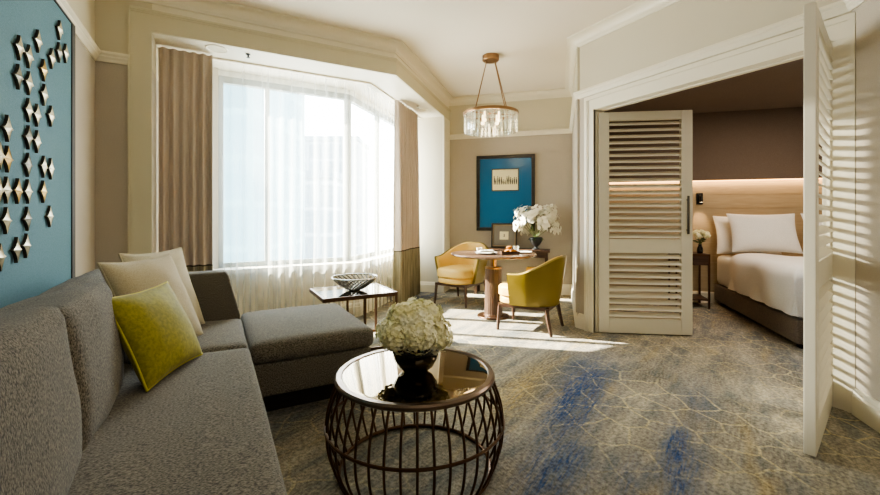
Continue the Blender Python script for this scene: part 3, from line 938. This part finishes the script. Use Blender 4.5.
# ------------------------------------------------------------------ tub chairs
def make_chair(label, loc, rz):
    r = thing('tub_chair', label, 'chair', loc, rz, 'tub chairs at the dining table')
    def U(off, t):
        """plan of the shell, t in 0..1 from right arm front round the back to left arm front; local front = +y"""
        hw, yf, yb = .275 + off, .13, -.02
        La, Lc = yf - yb, PI * hw
        tot = 2 * La + Lc
        d = t * tot
        if d < La: return (hw, yf - d)
        if d < La + Lc:
            a = (d - La) / hw
            return (hw * math.cos(a), yb - hw * 1.0 * math.sin(a))
        return (-hw, yb + (d - La - Lc))
    def top(t):
        e = abs(2 * t - 1)          # 1 at arm fronts, 0 at back
        k = min(1, max(0, (e - .12) / .80)); k = k * k * (3 - 2 * k)
        return .805 - .185 * k
    def ring(o_out, o_in, zb, dz, bow):
        m = bmesh.new(); rows = []
        n = 48
        for i in range(n + 1):
            t = i / n; zt = top(t) - dz
            row = []
            hs = [0, .2, .45, .7, .9, 1]
            for h in hs:
                z = zb + (zt - zb) * h
                fl = -.040 * (1 - h) ** 1.4 + .030 * h
                x, y = U(o_out + fl, t); row.append((x, y, z))
            x, y = U((o_out + o_in) / 2 + .03, t); row.append((x, y, zt + .012))
            for h in hs[::-1]:
                z = zb + (zt - zb) * h
                fl = -.040 * (1 - h) ** 1.4 + .030 * h
                x, y = U(o_in + fl, t); row.append((x, y, z))
            rows.append([m.verts.new(p) for p in row])
        k = len(rows[0])
        for a, b_ in zip(rows, rows[1:]):
            for j in range(k): m.faces.new((a[j], a[(j + 1) % k], b_[(j + 1) % k], b_[j]))
        m.faces.new(rows[0]); m.faces.new(rows[-1][::-1])
        bmesh.ops.recalc_face_normals(m, faces=m.faces[:])
        return m
    o = obj('shell', ring(.018, -.012, .29, 0, 0), M['leather_olive'], r, angle=50); o['label'] = 'olive green leather outer shell'
    o = obj('inner_lining', ring(-.010, -.045, .34, .004, 0), M['leather_tan'], r, angle=50); o['label'] = 'golden tan leather inner back'
    def seat_bm(z0, z1, grow, puff):
        m = bmesh.new(); rows = []
        n = 56
        prof_ = [(.0, z0), (.94, z0), (1, z0 + .012), (1.0, z1 - .02), (.965, z1 - .006 + puff * .2), (.85, z1 + puff * .5), (.5, z1 + puff), (.0, z1 + puff * 1.1)]
        out = []
        for i in range(n):
            th = 2 * PI * i / n
            c_, s_ = math.cos(th), math.sin(th)
            ex = .62
            x = math.copysign(abs(c_) ** ex, c_) * (.225 + grow); y = math.copysign(abs(s_) ** ex, s_) * (.262 + grow)
            if y < 0: x = c_ * (.225 + grow) if abs(c_) < .7 else x * .97
            out.append((x, y + .025))
        for f_, z in prof_:
            rows.append([m.verts.new((x * f_, y * f_, z)) for x, y in out] if f_ > 0 else [m.verts.new((0, .015, z))])
        for a, b_ in zip(rows, rows[1:]):
            for i in range(n):
                j = (i + 1) % n
                if len(a) == 1: m.faces.new((a[0], b_[j], b_[i]))
                elif len(b_) == 1: m.faces.new((a[i], a[j], b_[0]))
                else: m.faces.new((a[i], a[j], b_[j], b_[i]))
        bmesh.ops.recalc_face_normals(m, faces=m.faces[:])
        return m
    obj('seat_base', seat_bm(.285, .365, .0, 0), M['leather_tan'], r, angle=50)
    obj('seat_cushion', seat_bm(.367, .475, .014, .03), M['leather_tan'], r, angle=50)
    f = bmesh.new()
    bx(f, -.215, .215, .235, .265, .255, .288); bx(f, -.19, .19, -.235, -.205, .255, .288)
    for s in (-1, 1): bx(f, s * .21 - .014, s * .21 + .014, -.205, .235, .255, .288)
    obj('seat_rail', f, M['darkwood'], r, smooth=False)
    for sx_ in (-1, 1):
        for sy_ in (-1, 1):
            m = bmesh.new()
            tube(m, [(sx_ * .205, .245 if sy_ > 0 else -.21, .275), (sx_ * .212, .255 if sy_ > 0 else -.235, .13), (sx_ * .22, .262 if sy_ > 0 else -.262, 0)], [.023, .019, .014], 4)
            obj('leg', m, M['darkwood'], r, smooth=False)
    return r
def facing(dx, dy): return math.atan2(dy, dx) - PI / 2
ch = make_chair('tub chair turned to show its golden tan seat, beyond the table by the window', (3.03, 4.90, 0), facing(-.90, -.44))
ch2 = copy_tree(ch)
ch2['label'] = 'tub chair seen from behind with olive leather back, on the near side of the table'
ch2.location = (2.975, 3.405, 0); ch2.rotation_euler = (0, 0, facing(-.52, .85))
ch.scale = (1.14, 1.14, 1.0); ch2.scale = (1.08, 1.08, .97)

# ------------------------------------------------------------------ console, small frame, orchids, large picture
con = thing('console_table', 'low dark wood console against the far wall under the blue picture', 'console', (*st(-.72, TF - .20), 0), R45)
obj('console_top', box(-.60, .575, -.165, .165, .665, .70, bev=.004), M['darkwood'], con)
obj('apron', box(-.57, .545, -.145, .145, .585, .665), M['darkwood'], con, smooth=False)
for x in (-.55, .505):
    for y in (-.14, .10):
        obj('leg', box(x, x + .04, y, y + .04, 0, .585), M['darkwood'], con, smooth=False)

def framed(name, label, W, H, fw, parts, loc, tilt=0.0, mat=None):
    r = thing(name, label, 'picture', loc, R45)
    r.rotation_euler = (tilt, 0, R45)
    f = bmesh.new()
    for a in ((-W / 2, W / 2, 0, fw), (-W / 2, W / 2, H - fw, H), (-W / 2, -W / 2 + fw, fw, H - fw), (W / 2 - fw, W / 2, fw, H - fw)):
        bx(f, a[0], a[1], -.03, 0, a[2], a[3], .005)
    obj('picture_frame', f, mat or M['frame_dark'], r, smooth=False)
    return r
big = framed('wall_picture_frame', 'large dark-framed picture with wide blue mat on the far wall', .92, 1.20, .052, None, (*st(-.835, TF - .002), .965))
obj('mat_board', box(-.41, .41, -.012, -.004, .05, 1.15), M['matblue'], big, smooth=False)
obj('print_border', box(-.215, .215, -.015, -.012, .63, .985), M['frame_dark'], big, smooth=False)
o = obj('print', box(-.20, .20, -.017, -.015, .645, .97), M['print'], big, smooth=False); o['label'] = 'small cream vintage print of a row of standing figures'
m = bmesh.new(); rg = random.Random(2)
for i in range(13):
    x = -.175 + i * .029; h = rg.uniform(.07, .12)
    if i in (5, 6): h *= .6
    tube(m, [(x, -.0175, .735), (x + rg.uniform(-.004, .004), -.0175, .735 + h * .55), (x, -.0175, .735 + h)], [.007, .012, .008], 6)
    bmesh.ops.create_icosphere(m, subdivisions=1, radius=.009, matrix=Matrix.Translation((x, -.0175, .735 + h + .012)))
for v in m.verts: v.co.y = -.0172 + (v.co.y + .0175) * .05
obj('printed_figures', m, M['print_ink'], big, smooth=False)
sm = framed('small_picture_frame', 'small dark picture frame with grey mat leaning on the console below the blue picture', .40, .385, .022, None, (*st(-.845, TF - .09), .7015), -.13)
f = bmesh.new()
for a in ((-.178, .178, .022, .032), (-.178, .178, .353, .363), (-.178, -.168, .032, .353), (.168, .178, .032, .353)): bx(f, a[0], a[1], -.020, -.012, a[2], a[3])
obj('gilt_slip', f, M['frame_gold'], sm, smooth=False)
obj('mat_board', box(-.17, .17, -.013, -.006, .03, .355), M['mat_grey'], sm, smooth=False)
obj('print', box(-.068, .068, -.015, -.013, .13, .255), M['print'], sm, smooth=False)
m = bmesh.new(); tube(m, [(0, -.0155, .17), (.004, -.0155, .2), (0, -.0155, .215)], [.012, .008, .012], 6)
for v in m.verts: v.co.y = -.0152
obj('printed_figure', m, M['mat_grey'], sm, smooth=False)

OV = st(-.345, TF - .29)
ov = obj('pedestal_vase', lathe(bmesh.new(), [(0, 0), (.05, 0), (.052, .014), (.026, .03), (.024, .045), (.06, .08), (.09, .13), (.100, .165), (.09, .185), (.084, .185), (.09, .16), (.07, .11), (0, .08)], 36, cap=False), M['vase_dark'], loc=(*OV, .7005), angle=50)
tag(ov, 'dark footed vase on the console holding the white orchids', 'vase')
orc = thing('orchid_arrangement', 'large dome of white orchids in the dark footed vase', 'flowers', (*OV, .84), R45)
rng = random.Random(9)
for k in range(15):
    th = 2.39996 * k
    el = 1.25 - 1.05 * (k / 14)            # how high the stem arches
    dx, dy = math.cos(th), math.sin(th) * .70
    R_ = .30
    pts = []
    for i in range(9):
        t = i / 8
        rad = R_ * math.sin(min(1.0, t * 1.12) * PI / 2) * math.cos(el * .75) ** .6
        z = .03 + (.40 * math.sin(el) + .10) * math.sin(min(1.0, t * 1.25) * PI / 2) - .20 * max(0, t - .6) ** 1.2
        pts.append(Vector((rad * dx, rad * dy, z)))
    m = bmesh.new(); tube(m, pts, .003, 5)
    sprg = obj('orchid_stem', m, M['stem'], orc)
    m = bmesh.new()
    for i in range(4, 9):
        for q in range(8):
            p = pts[i] + Vector((rng.uniform(-1, 1), rng.uniform(-.8, .8), rng.uniform(-1.1, .7))) * .066
            p.y = min(p.y, .25)
            nrm = Vector((p.x, p.y, p.z - .16)).normalized() + Vector((rng.uniform(-.4, .4), rng.uniform(-.7, .1), rng.uniform(-.3, .3)))
            floret(m, p, nrm, .030, rng, 5, .2)
    obj('blossoms', m, M['orchid'], sprg, smooth=False)
m = bmesh.new()
for k in range(6):
    th = k * 1.05 + .4
    d = Vector((math.cos(th), math.sin(th), 0)); e = Vector((-d.y, d.x, 0))
    L = []
    for i in range(6):
        t = i / 5; w = .028 * math.sin(PI * min(.97, .15 + t * .82))
        p = d * .13 * t + Vector((0, 0, .03 + .10 * t - .13 * t * t))
        L.append((m.verts.new(p + e * w), m.verts.new(p + Vector((0, 0, -.006))), m.verts.new(p - e * w)))
    for a, b_ in zip(L, L[1:]):
        m.faces.new((a[0], a[1], b_[1], b_[0])); m.faces.new((a[1], a[2], b_[2], b_[1]))
obj('leaves', m, M['leaf'], orc)

# ------------------------------------------------------------------ blue wall art with stars
YA0, YA1, ZA0, ZA1 = 1.15, 3.545, .62, 2.455
art = thing('wall_art_panel', 'large blue fabric wall panel dotted with small metal four-pointed stars', 'wall art', (XL, (YA0 + YA1) / 2, ZA0))
obj('panel', box(XL + .001, XL + .034, YA0 + .012, YA1 - .066, ZA0 + .01, ZA1 - .01), M['artblue'], art, world=True, smooth=False)
f = bmesh.new()
bx(f, XL + .001, XL + .040, YA1 - .068, YA1, ZA0, ZA1); bx(f, XL + .001, XL + .040, YA0, YA0 + .014, ZA0, ZA1)
bx(f, XL + .001, XL + .040, YA0 + .014, YA1 - .068, ZA1 - .012, ZA1); bx(f, XL + .001, XL + .040, YA0 + .014, YA1 - .068, ZA0, ZA0 + .012)
obj('panel_frame', f, M['artedge'], art, world=True, smooth=False)
def star_bm(hz, hy):
    m = bmesh.new()
    out = []
    for k in range(32):
        a = 2 * PI * k / 32
        c_, s_ = math.cos(a), math.sin(a)
        # astroid-like outline softened
        e = 3.3
        out.append((hy * math.copysign(abs(c_) ** e, c_), hz * math.copysign(abs(s_) ** e, s_)))
    b0 = [m.verts.new((0, y, z)) for y, z in out]
    b1 = [m.verts.new((.013, y, z)) for y, z in out]
    top = m.verts.new((.024, 0, 0))
    n = len(out)
    for i in range(n):
        j = (i + 1) % n
        m.faces.new((b0[i], b0[j], b1[j], b1[i])).material_index = 1; m.faces.new((b1[i], b1[j], top))
    m.faces.new(b0[::-1])
    bmesh.ops.recalc_face_normals(m, faces=m.faces[:])
    return m
# star places on the panel: (y along the wall, z)
STARS = [(3.207, 2.297, 0), (2.872, 2.107, 0), (2.639, 1.989, 0), (2.752, 1.987, 0), (3.2, 2.163, 2), (3.321, 2.199, 0), (3.076, 2.086, 0), (2.951, 1.981, 1), (2.628, 1.85, 2), (2.752, 1.855, 0), (2.959, 1.851, 0), (2.747, 1.721, 0), (2.858, 1.72, 0), (3.063, 1.759, 0), (2.514, 1.588, 0), (2.747, 1.587, 2), (2.858, 1.584, 0), (2.435, 1.457, 0), (2.514, 1.452, 1), (2.74, 1.451, 2), (2.951, 1.464, 0), (3.06, 1.464, 0), (2.504, 1.314, 0), (2.621, 1.316, 1), (2.74, 1.32, 0), (2.945, 1.33, 1), (2.5, 1.18, 0), (2.732, 1.186, 2), (3.043, 1.198, 0), (2.61, 1.043, 0), (2.72, 1.055, 0), (2.441, 1.023, 0), (2.426, 1.31, 0)]
smesh = {}
for i, (y, z, k) in enumerate(STARS):
    mt_ = [M['star'], M['star_gold'], M['star_dark']][k]
    if k not in smesh:
        o = obj('star', star_bm(.060, .056), mt_, art, smooth=False); o.data.materials.append(M['star_side']); smesh[k] = o.data
    else:
        o = bpy.data.objects.new('star', smesh[k]); COL.objects.link(o); o.parent = art
    o.location = Vector((XL + .036, y, z)) - art.location
    o.rotation_euler = ((-.06 + .12 * ((i * 37) % 10) / 10), 0, 0)

# ------------------------------------------------------------------ chandelier
cd = thing('chandelier', 'round bronze and crystal chandelier hanging over the dining table', 'chandelier', (2.90, 4.03, 0))
obj('canopy', lathe(bmesh.new(), [(0, CEIL), (.10, CEIL), (.10, CEIL - .055), (.092, CEIL - .062), (0, CEIL - .062)], 36, cap=False), M['brass'], cd, angle=30)
ZR = 2.42
an0 = math.atan2(CAMR[1], CAMR[0])
for da, ra in ((PI - .22, .2), (PI + .22, .2), (.25, .2), (-.25, .2)):
    a = an0 + da
    obj('rod', tube(bmesh.new(), [(.05 * math.cos(a), .05 * math.sin(a), CEIL - .06), (ra * math.cos(a), ra * math.sin(a), ZR + .02)], .006, 8), M['brass'], cd)
obj('ring', lathe(bmesh.new(), [(.298, ZR - .012), (.325, ZR - .012), (.33, ZR - .006), (.33, ZR + .018), (.325, ZR + .022), (.298, ZR + .022), (.298, ZR - .012)], 64, cap=False), M['brass'], cd, angle=30)
m = bmesh.new()
for k in range(2):
    a = an0 + k * PI / 2 + .3
    tube(m, [(.3 * math.cos(a), .3 * math.sin(a), ZR + .012), (-.3 * math.cos(a), -.3 * math.sin(a), ZR + .012)], .008, 6)
obj('cross_bars', m, M['brass'], cd)
cm = None
for R_, n_, zz in ((.312, 38, 0), (.24, 18, .02)):
    for k in range(n_):
        if cm is None:
            o = obj('crystal', box(-.006, .006, -.015, .015, -.215, -.012, bev=.004, seg=1), M['crystal'], cd, smooth=False); cm = o.data
        else:
            o = bpy.data.objects.new('crystal', cm); COL.objects.link(o); o.parent = cd
        a = 2 * PI * k / n_
        o.location = (R_ * math.cos(a), R_ * math.sin(a), ZR + zz * 0); o.rotation_euler = (0, 0, a)
m = bmesh.new()
for k in range(4):
    a = an0 + k * PI / 2 + .8
    bmesh.ops.create_uvsphere(m, u_segments=14, v_segments=8, radius=.022, matrix=Matrix.Translation((.12 * math.cos(a), .12 * math.sin(a), ZR - .09)))
    tube(m, [(.12 * math.cos(a), .12 * math.sin(a), ZR - .06), (.12 * math.cos(a), .12 * math.sin(a), ZR + .012)], .01, 8)
obj('bulbs', m, M['bulb'], cd)

# ------------------------------------------------------------------ bedroom furniture
def st_thing(name, label, cat, s, t, z=0, group=None):
    return thing(name, label, cat, (*st(s, t), z), R45, group)
hb = st_thing('headboard', 'pale wood panelled headboard wall with horizontal grooves behind the bed', 'headboard', 2.25, TF - .04)
m = bmesh.new()
for i in range(9):
    z0 = .0 + i * .1865; bx(m, -1.95, 1.6, .0, .038, z0 + .003, z0 + .1835)
bx(m, -1.95, 1.6, .012, .038, 0, 1.678)
obj('panel_boards', m, M['headpanel'], hb, smooth=False)
o = obj('led_strip', box(-1.95, 1.6, -.055, .035, 1.680, 1.688), M['led'], hb, smooth=False); o['label'] = 'warm glowing light strip under the upper wall'

BS0, BS1, BT0, BT1 = 2.03, 3.80, 4.42, TF - .06
bed = st_thing('bed', 'large bed with white duvet and dark upholstered base in the bedroom', 'bed', (BS0 + BS1) / 2, (BT0 + BT1) / 2)
bw_, bl_ = BS1 - BS0, BT1 - BT0
obj('bed_base', soft_box(bmesh.new(), -bw_ / 2, bw_ / 2, -bl_ / 2, bl_ / 2, .05, .27, .02), M['bedbase'], bed, angle=60)
m = bmesh.new()
for sx_ in (-1, 1):
    for sy_ in (-1, 1): obj('foot', box(sx_ * (bw_ / 2 - .1) - .04, sx_ * (bw_ / 2 - .1) + .04, sy_ * (bl_ / 2 - .1) - .04, sy_ * (bl_ / 2 - .1) + .04, 0, .06), M['black'], bed, smooth=False)
m.free()
obj('mattress', soft_box(bmesh.new(), -bw_ / 2 + .02, bw_ / 2 - .02, -bl_ / 2 + .02, bl_ / 2, .27, .665, .06, (0, 0, .01)), M['bedlinen'], bed, angle=60)
# duvet: arc-length grid that rolls over the edges
m = bmesh.new()
hw, top, hang = bw_ / 2 + .015, .735, .43
y_foot, y_head = -bl_ / 2 - .02, bl_ / 2 - .62
def roll(u, lim, r=.09):
    """u = arc distance from the middle; returns (position, drop)"""
    s = 1 if u >= 0 else -1; u = abs(u)
    a = lim - r
    if u <= a: return s * u, 0
    arc = r * PI / 2
    if u <= a + arc:
        th = (u - a) / r; return s * (a + r * math.sin(th)), r * (1 - math.cos(th))
    return s * lim, r + (u - a - arc)
nu, nv = 64, 60
totu = hw - .09 + .09 * PI / 2 + hang - .09
rows = []
for j in range(nv + 1):
    v = j / nv
    row = []
    Lv = (y_head - y_foot) - .09 + .09 * PI / 2 + hang - .09
    dv = Lv * (1 - v)            # distance from the head end
    a = (y_head - y_foot) - .09
    if dv <= a: yy, dz = y_head - dv, 0
    elif dv <= a + .09 * PI / 2:
        th = (dv - a) / .09; yy, dz = y_head - a - .09 * math.sin(th), .09 * (1 - math.cos(th))
    else: yy, dz = y_foot, .09 + (dv - a - .09 * PI / 2)
    for i in range(nu + 1):
        u = (2 * i / nu - 1) * totu
        xx, du = roll(u, hw)
        drop = min(hang, max(dz, du) + .35 * min(dz, du))
        w = .022 * noise.noise(Vector((xx * 2.4, yy * 2.4, 3))) + .010 * noise.noise(Vector((xx * 6, yy * 6, 8)))
        fl = .03 * math.sin(yy * 9 + 1) * min(1, du / .3) + .02 * math.sin(xx * 11) * min(1, dz / .3)
        bulge = .035 * math.sin(min(1, (du + dz) / hang) * PI)
        row.append(m.verts.new((xx + math.copysign(bulge + fl, xx) * (du > 0), yy - (bulge + fl) * (dz > 0), top - drop + w * (1 if drop < .2 else .3))))
    rows.append(row)
for a, b_ in zip(rows, rows[1:]):
    for i in range(nu): m.faces.new((a[i], a[i + 1], b_[i + 1], b_[i]))
bmesh.ops.recalc_face_normals(m, faces=m.faces[:])
dv_ = obj('duvet', m, M['bedlinen'], None, angle=180)
dv_.location = bed.location; dv_.rotation_euler = bed.rotation_euler
tag(dv_, 'white duvet spread over the bed and hanging down its side', 'duvet')
def bpil(label, s, t, w, h, z, lean, thick=.09):
    tp = t + h * math.sin(lean); zz = z + h * math.cos(lean)
    o = throw_pillow(label, (*st(s - w / 2, t), z), (*st(s + w / 2, t), z), (*st(s - w / 2, tp), zz), (*st(s + w / 2, tp), zz), thick, M['bedlinen'], M['bedlinen'], group='white pillows on the bed')
    o.name = 'bed_pillow'
    return o
bpil('white bed pillow at the back beside the nightstand, partly behind the wide front pillow', 2.36, 6.27, .72, .52, .70, .30)
bpil('wide white bed pillow standing in front on the bed', 2.47, 6.05, .74, .52, .745, .38, .085)
bpil('white bed pillow in front, partly cut off by the near shutter door', 3.28, 6.05, .74, .52, .745, .38, .085)

ns = st_thing('nightstand', 'small bronze-framed nightstand between bed and shutter door', 'nightstand', 1.66, 6.27)
W, D, H = .40, .40, .68
for x in (-W / 2, W / 2 - .022):
    for y in (-D / 2, D / 2 - .022):
        obj('leg', box(x, x + .022, y, y + .022, 0, H), M['bronze'], ns, smooth=False)
obj('nightstand_top', box(-W / 2, W / 2, -D / 2, D / 2, H, H + .025), M['bronze'], ns, smooth=False)
obj('drawer', box(-W / 2 + .022, W / 2 - .022, -D / 2 + .004, D / 2 - .01, H - .12, H), M['darkwood'], ns, smooth=False)
obj('lower_shelf', box(-W / 2 + .01, W / 2 - .01, -D / 2 + .01, D / 2 - .01, .10, .12), M['darkwood'], ns, smooth=False)

nz_ = H + .0255
fvl = st(1.78, 6.20)
fv = obj('bud_vase', lathe(bmesh.new(), [(0, 0), (.03, 0), (.038, .03), (.034, .07), (.02, .10), (.022, .12), (.018, .12), (.016, .1), (0, .09)], 24, cap=False), M['blackgloss'], loc=(*fvl, nz_), angle=50)
tag(fv, 'small dark vase on the nightstand', 'vase')
fb = thing('flower_bunch', 'small bunch of cream flowers with green leaves on the nightstand', 'flowers', (*fvl, nz_ + .10))
m = bmesh.new(); rng = random.Random(3)
fl_ = bmesh.new()
for k in range(9):
    a = k * 2.4; rr = .03 + .055 * (k % 3) / 2
    p = Vector((rr * math.cos(a), rr * math.sin(a), .15 + .03 * math.cos(k)))
    tube(m, [(0, 0, .0), p * .5 + Vector((0, 0, .01)), p], .003, 5)
    flower_dome(fl_, p, .032, 34, .017, rng, 4, zcut=-.8)
obj('stems', m, M['stem'], fb); obj('blossoms', fl_, M['hyd'], fb, smooth=False)
m = bmesh.new()
for k in range(14):
    a = k * 1.7; d = Vector((math.cos(a), math.sin(a), 0)); e = Vector((-d.y, d.x, 0))
    b0 = Vector((0, 0, .02 + .006 * k)); tp = d * (.07 + .02 * (k % 3)) + Vector((0, 0, .05 + .004 * k))
    mid = (b0 + tp) / 2 + Vector((0, 0, .015))
    vs = [m.verts.new(x) for x in (b0, mid + e * .02, tp, mid - e * .02)]
    m.faces.new(vs)
obj('leaves', m, M['leaf'], fb, smooth=False)

wl = st_thing('wall_lamp', 'small black reading lamp on the headboard above the nightstand', 'wall lamp', 1.86, TF - .042, 1.36)
obj('backplate', box(-.04, .04, -.018, 0, 0, .16, bev=.004), M['black'], wl)
m = bmesh.new(); tube(m, [(0, -.018, .12), (0, -.05, .12), (0, -.07, .10)], .007, 8)
obj('lamp_arm', m, M['black'], wl)
m = bmesh.new(); tube(m, [(0, -.07, .11), (0, -.082, .03)], [.02, .024], 14)
obj('lamp_head', m, M['black'], wl)
obj('lamp_lens', lathe(bmesh.new(), [(0, .028), (.018, .027)], 14, 0, -.083, cap=False), M['bulb'], wl)

# ------------------------------------------------------------------ buildings outside
def tower(label, px0, px1, dist, ztop, mat, depth=10):
    """block whose near face spans two bearings (in tan from the camera axis) at a distance"""
    def W(r, d): return Vector((CAMF[0] * d + CAMR[0] * r * d, CAMF[1] * d + CAMR[1] * r * d, 0))
    a, b_ = W(px0, dist), W(px1, dist)
    L = (b_ - a).length; d = (b_ - a).normalized()
    r = thing('building', label, 'building', ((a + b_) / 2 + Vector((0, 0, -30))), math.atan2(d.y, d.x), 'buildings outside the window')
    obj('facade', box(-L / 2, L / 2, 0, depth, 0, ztop + 30), mat, r, smooth=False)
    obj('parapet', box(-L / 2 - .2, L / 2 + .2, -.2, depth + .2, ztop + 30, ztop + 30.8), M['bldg_c'], r, smooth=False)
    return r
tower('tall pale teal tower seen through the sheer at the left of the window', -.66, -.455, 26, 26, M['bldg_a'])
tower('low pale building seen through the sheer in the middle of the window', -.44, -.26, 46, 5.5, M['bldg_b'])
tower('grey building behind the low pale one, seen through the sheer', -.37, -.20, 70, 14, M['bldg_c'])

# ------------------------------------------------------------------ lights
def lamp(name, typ, loc, energy, col=(1, 1, 1), **k):
    l = bpy.data.lights.new(name, typ); l.energy = energy; l.color = col
    for a, v in k.items(): setattr(l, a, v)
    o = bpy.data.objects.new(name, l); COL.objects.link(o); o.location = loc
    return o
def aim(o, d):
    o.rotation_euler = Vector(d).to_track_quat('-Z', 'Y').to_euler()
sun = lamp('sun', 'SUN', (0, 8, 8), 44, (1.0, .90, .74), angle=math.radians(.6))
aim(sun, (.75 * .819, -.66 * .819, -.574))
# portals that guide sky light through the two windows
for nm, loc, dr, sx_, sy_ in (('window_portal', (.735, 5.12, 1.68), (0, -1, 0), 1.5, 2.1), ('window_portal', (*st(-2.62, 5.40), 1.68), (S2, -S2, 0), 1.7, 2.1)):
    p = lamp(nm, 'AREA', loc, 1, shape='RECTANGLE', size=sx_, size_y=sy_)
    p.data.cycles.is_portal = True
    aim(p, dr)
# added spot standing in for reflected sun; casts louver stripes by the near door
gs = lamp('stripe_spot', 'SPOT', (-3.2, 10.6, 3.8), 8000, (1.0, .93, .80), spot_size=math.radians(13), spot_blend=.4, shadow_soft_size=.06)
aim(gs, Vector((3.35, 1.0, 1.1)) - gs.location)
# warm cove light over the bed
cove = lamp('cove_light', 'AREA', (*st(2.2, TF - .075), 1.675), 5.0, (1.0, .66, .34), shape='RECTANGLE', size=3.7, size_y=.05)
cove.rotation_euler = (math.radians(14), 0, R45)
rl = lamp('reading_light', 'SPOT', (*st(1.86, TF - .13), 1.36), 5, (1, .7, .4), spot_size=math.radians(80), spot_blend=.6, shadow_soft_size=.02)
aim(rl, (0, 0, -1))
bl = lamp('bedroom_fill', 'AREA', (5.1, 1.6, 2.6), 24, (1.0, .88, .74), shape='DISK', size=1.2)  # added fill for the bedroom's ambient light, no fixture there
aim(bl, (0, 0, -1))
lamp('chandelier_light', 'POINT', (2.90, 4.03, 2.30), 3, (1.0, .80, .52), shadow_soft_size=.12)
# added soft fill lamp behind the camera position, at ceiling height
rm = lamp('room_fill', 'AREA', (.9, -.9, 3.0), 20, (1.0, .92, .80), shape='RECTANGLE', size=2.4, size_y=1.8)
aim(rm, Vector((.5, .75, -.55)))

w = bpy.data.worlds.new('World'); scene.world = w
w.use_nodes = True
nt = w.node_tree; nt.nodes.clear()
wo = nt.nodes.new('ShaderNodeOutputWorld'); bg = nt.nodes.new('ShaderNodeBackground')
tc = nt.nodes.new('ShaderNodeTexCoord'); sx = nt.nodes.new('ShaderNodeSeparateXYZ'); rp = nt.nodes.new('ShaderNodeValToRGB')
nt.links.new(tc.outputs['Generated'], sx.inputs[0]); nt.links.new(sx.outputs[2], rp.inputs[0])
rp.color_ramp.elements[0].position = 0; rp.color_ramp.elements[0].color = (.95, .96, .96, 1)
rp.color_ramp.elements[1].position = .8; rp.color_ramp.elements[1].color = (.62, .78, .98, 1)
nt.links.new(rp.outputs[0], bg.inputs[0]); bg.inputs[1].default_value = 11.0
nt.links.new(bg.outputs[0], wo.inputs[0])

# ------------------------------------------------------------------ camera
cam = bpy.data.cameras.new('camera'); co = bpy.data.objects.new('camera', cam); COL.objects.link(co)
co.location = (0, 0, 1.2); co.rotation_euler = (PI / 2, 0, -math.radians(28.7))
cam.sensor_width = 36; cam.lens = 411 / 880 * 36
cam.shift_y = -31.5 / 880
cam.clip_start = .05; cam.clip_end = 500
scene.camera = co
scene.view_settings.view_transform = 'AgX'
scene.view_settings.look = 'AgX - Medium High Contrast'
scene.view_settings.exposure = 0.95
scene.cycles.use_denoising = True
scene.cycles.max_bounces = 10
scene.cycles.diffuse_bounces = 6
scene.cycles.transparent_max_bounces = 24
scene.cycles.sample_clamp_indirect = 8
scene.cycles.caustics_reflective = False
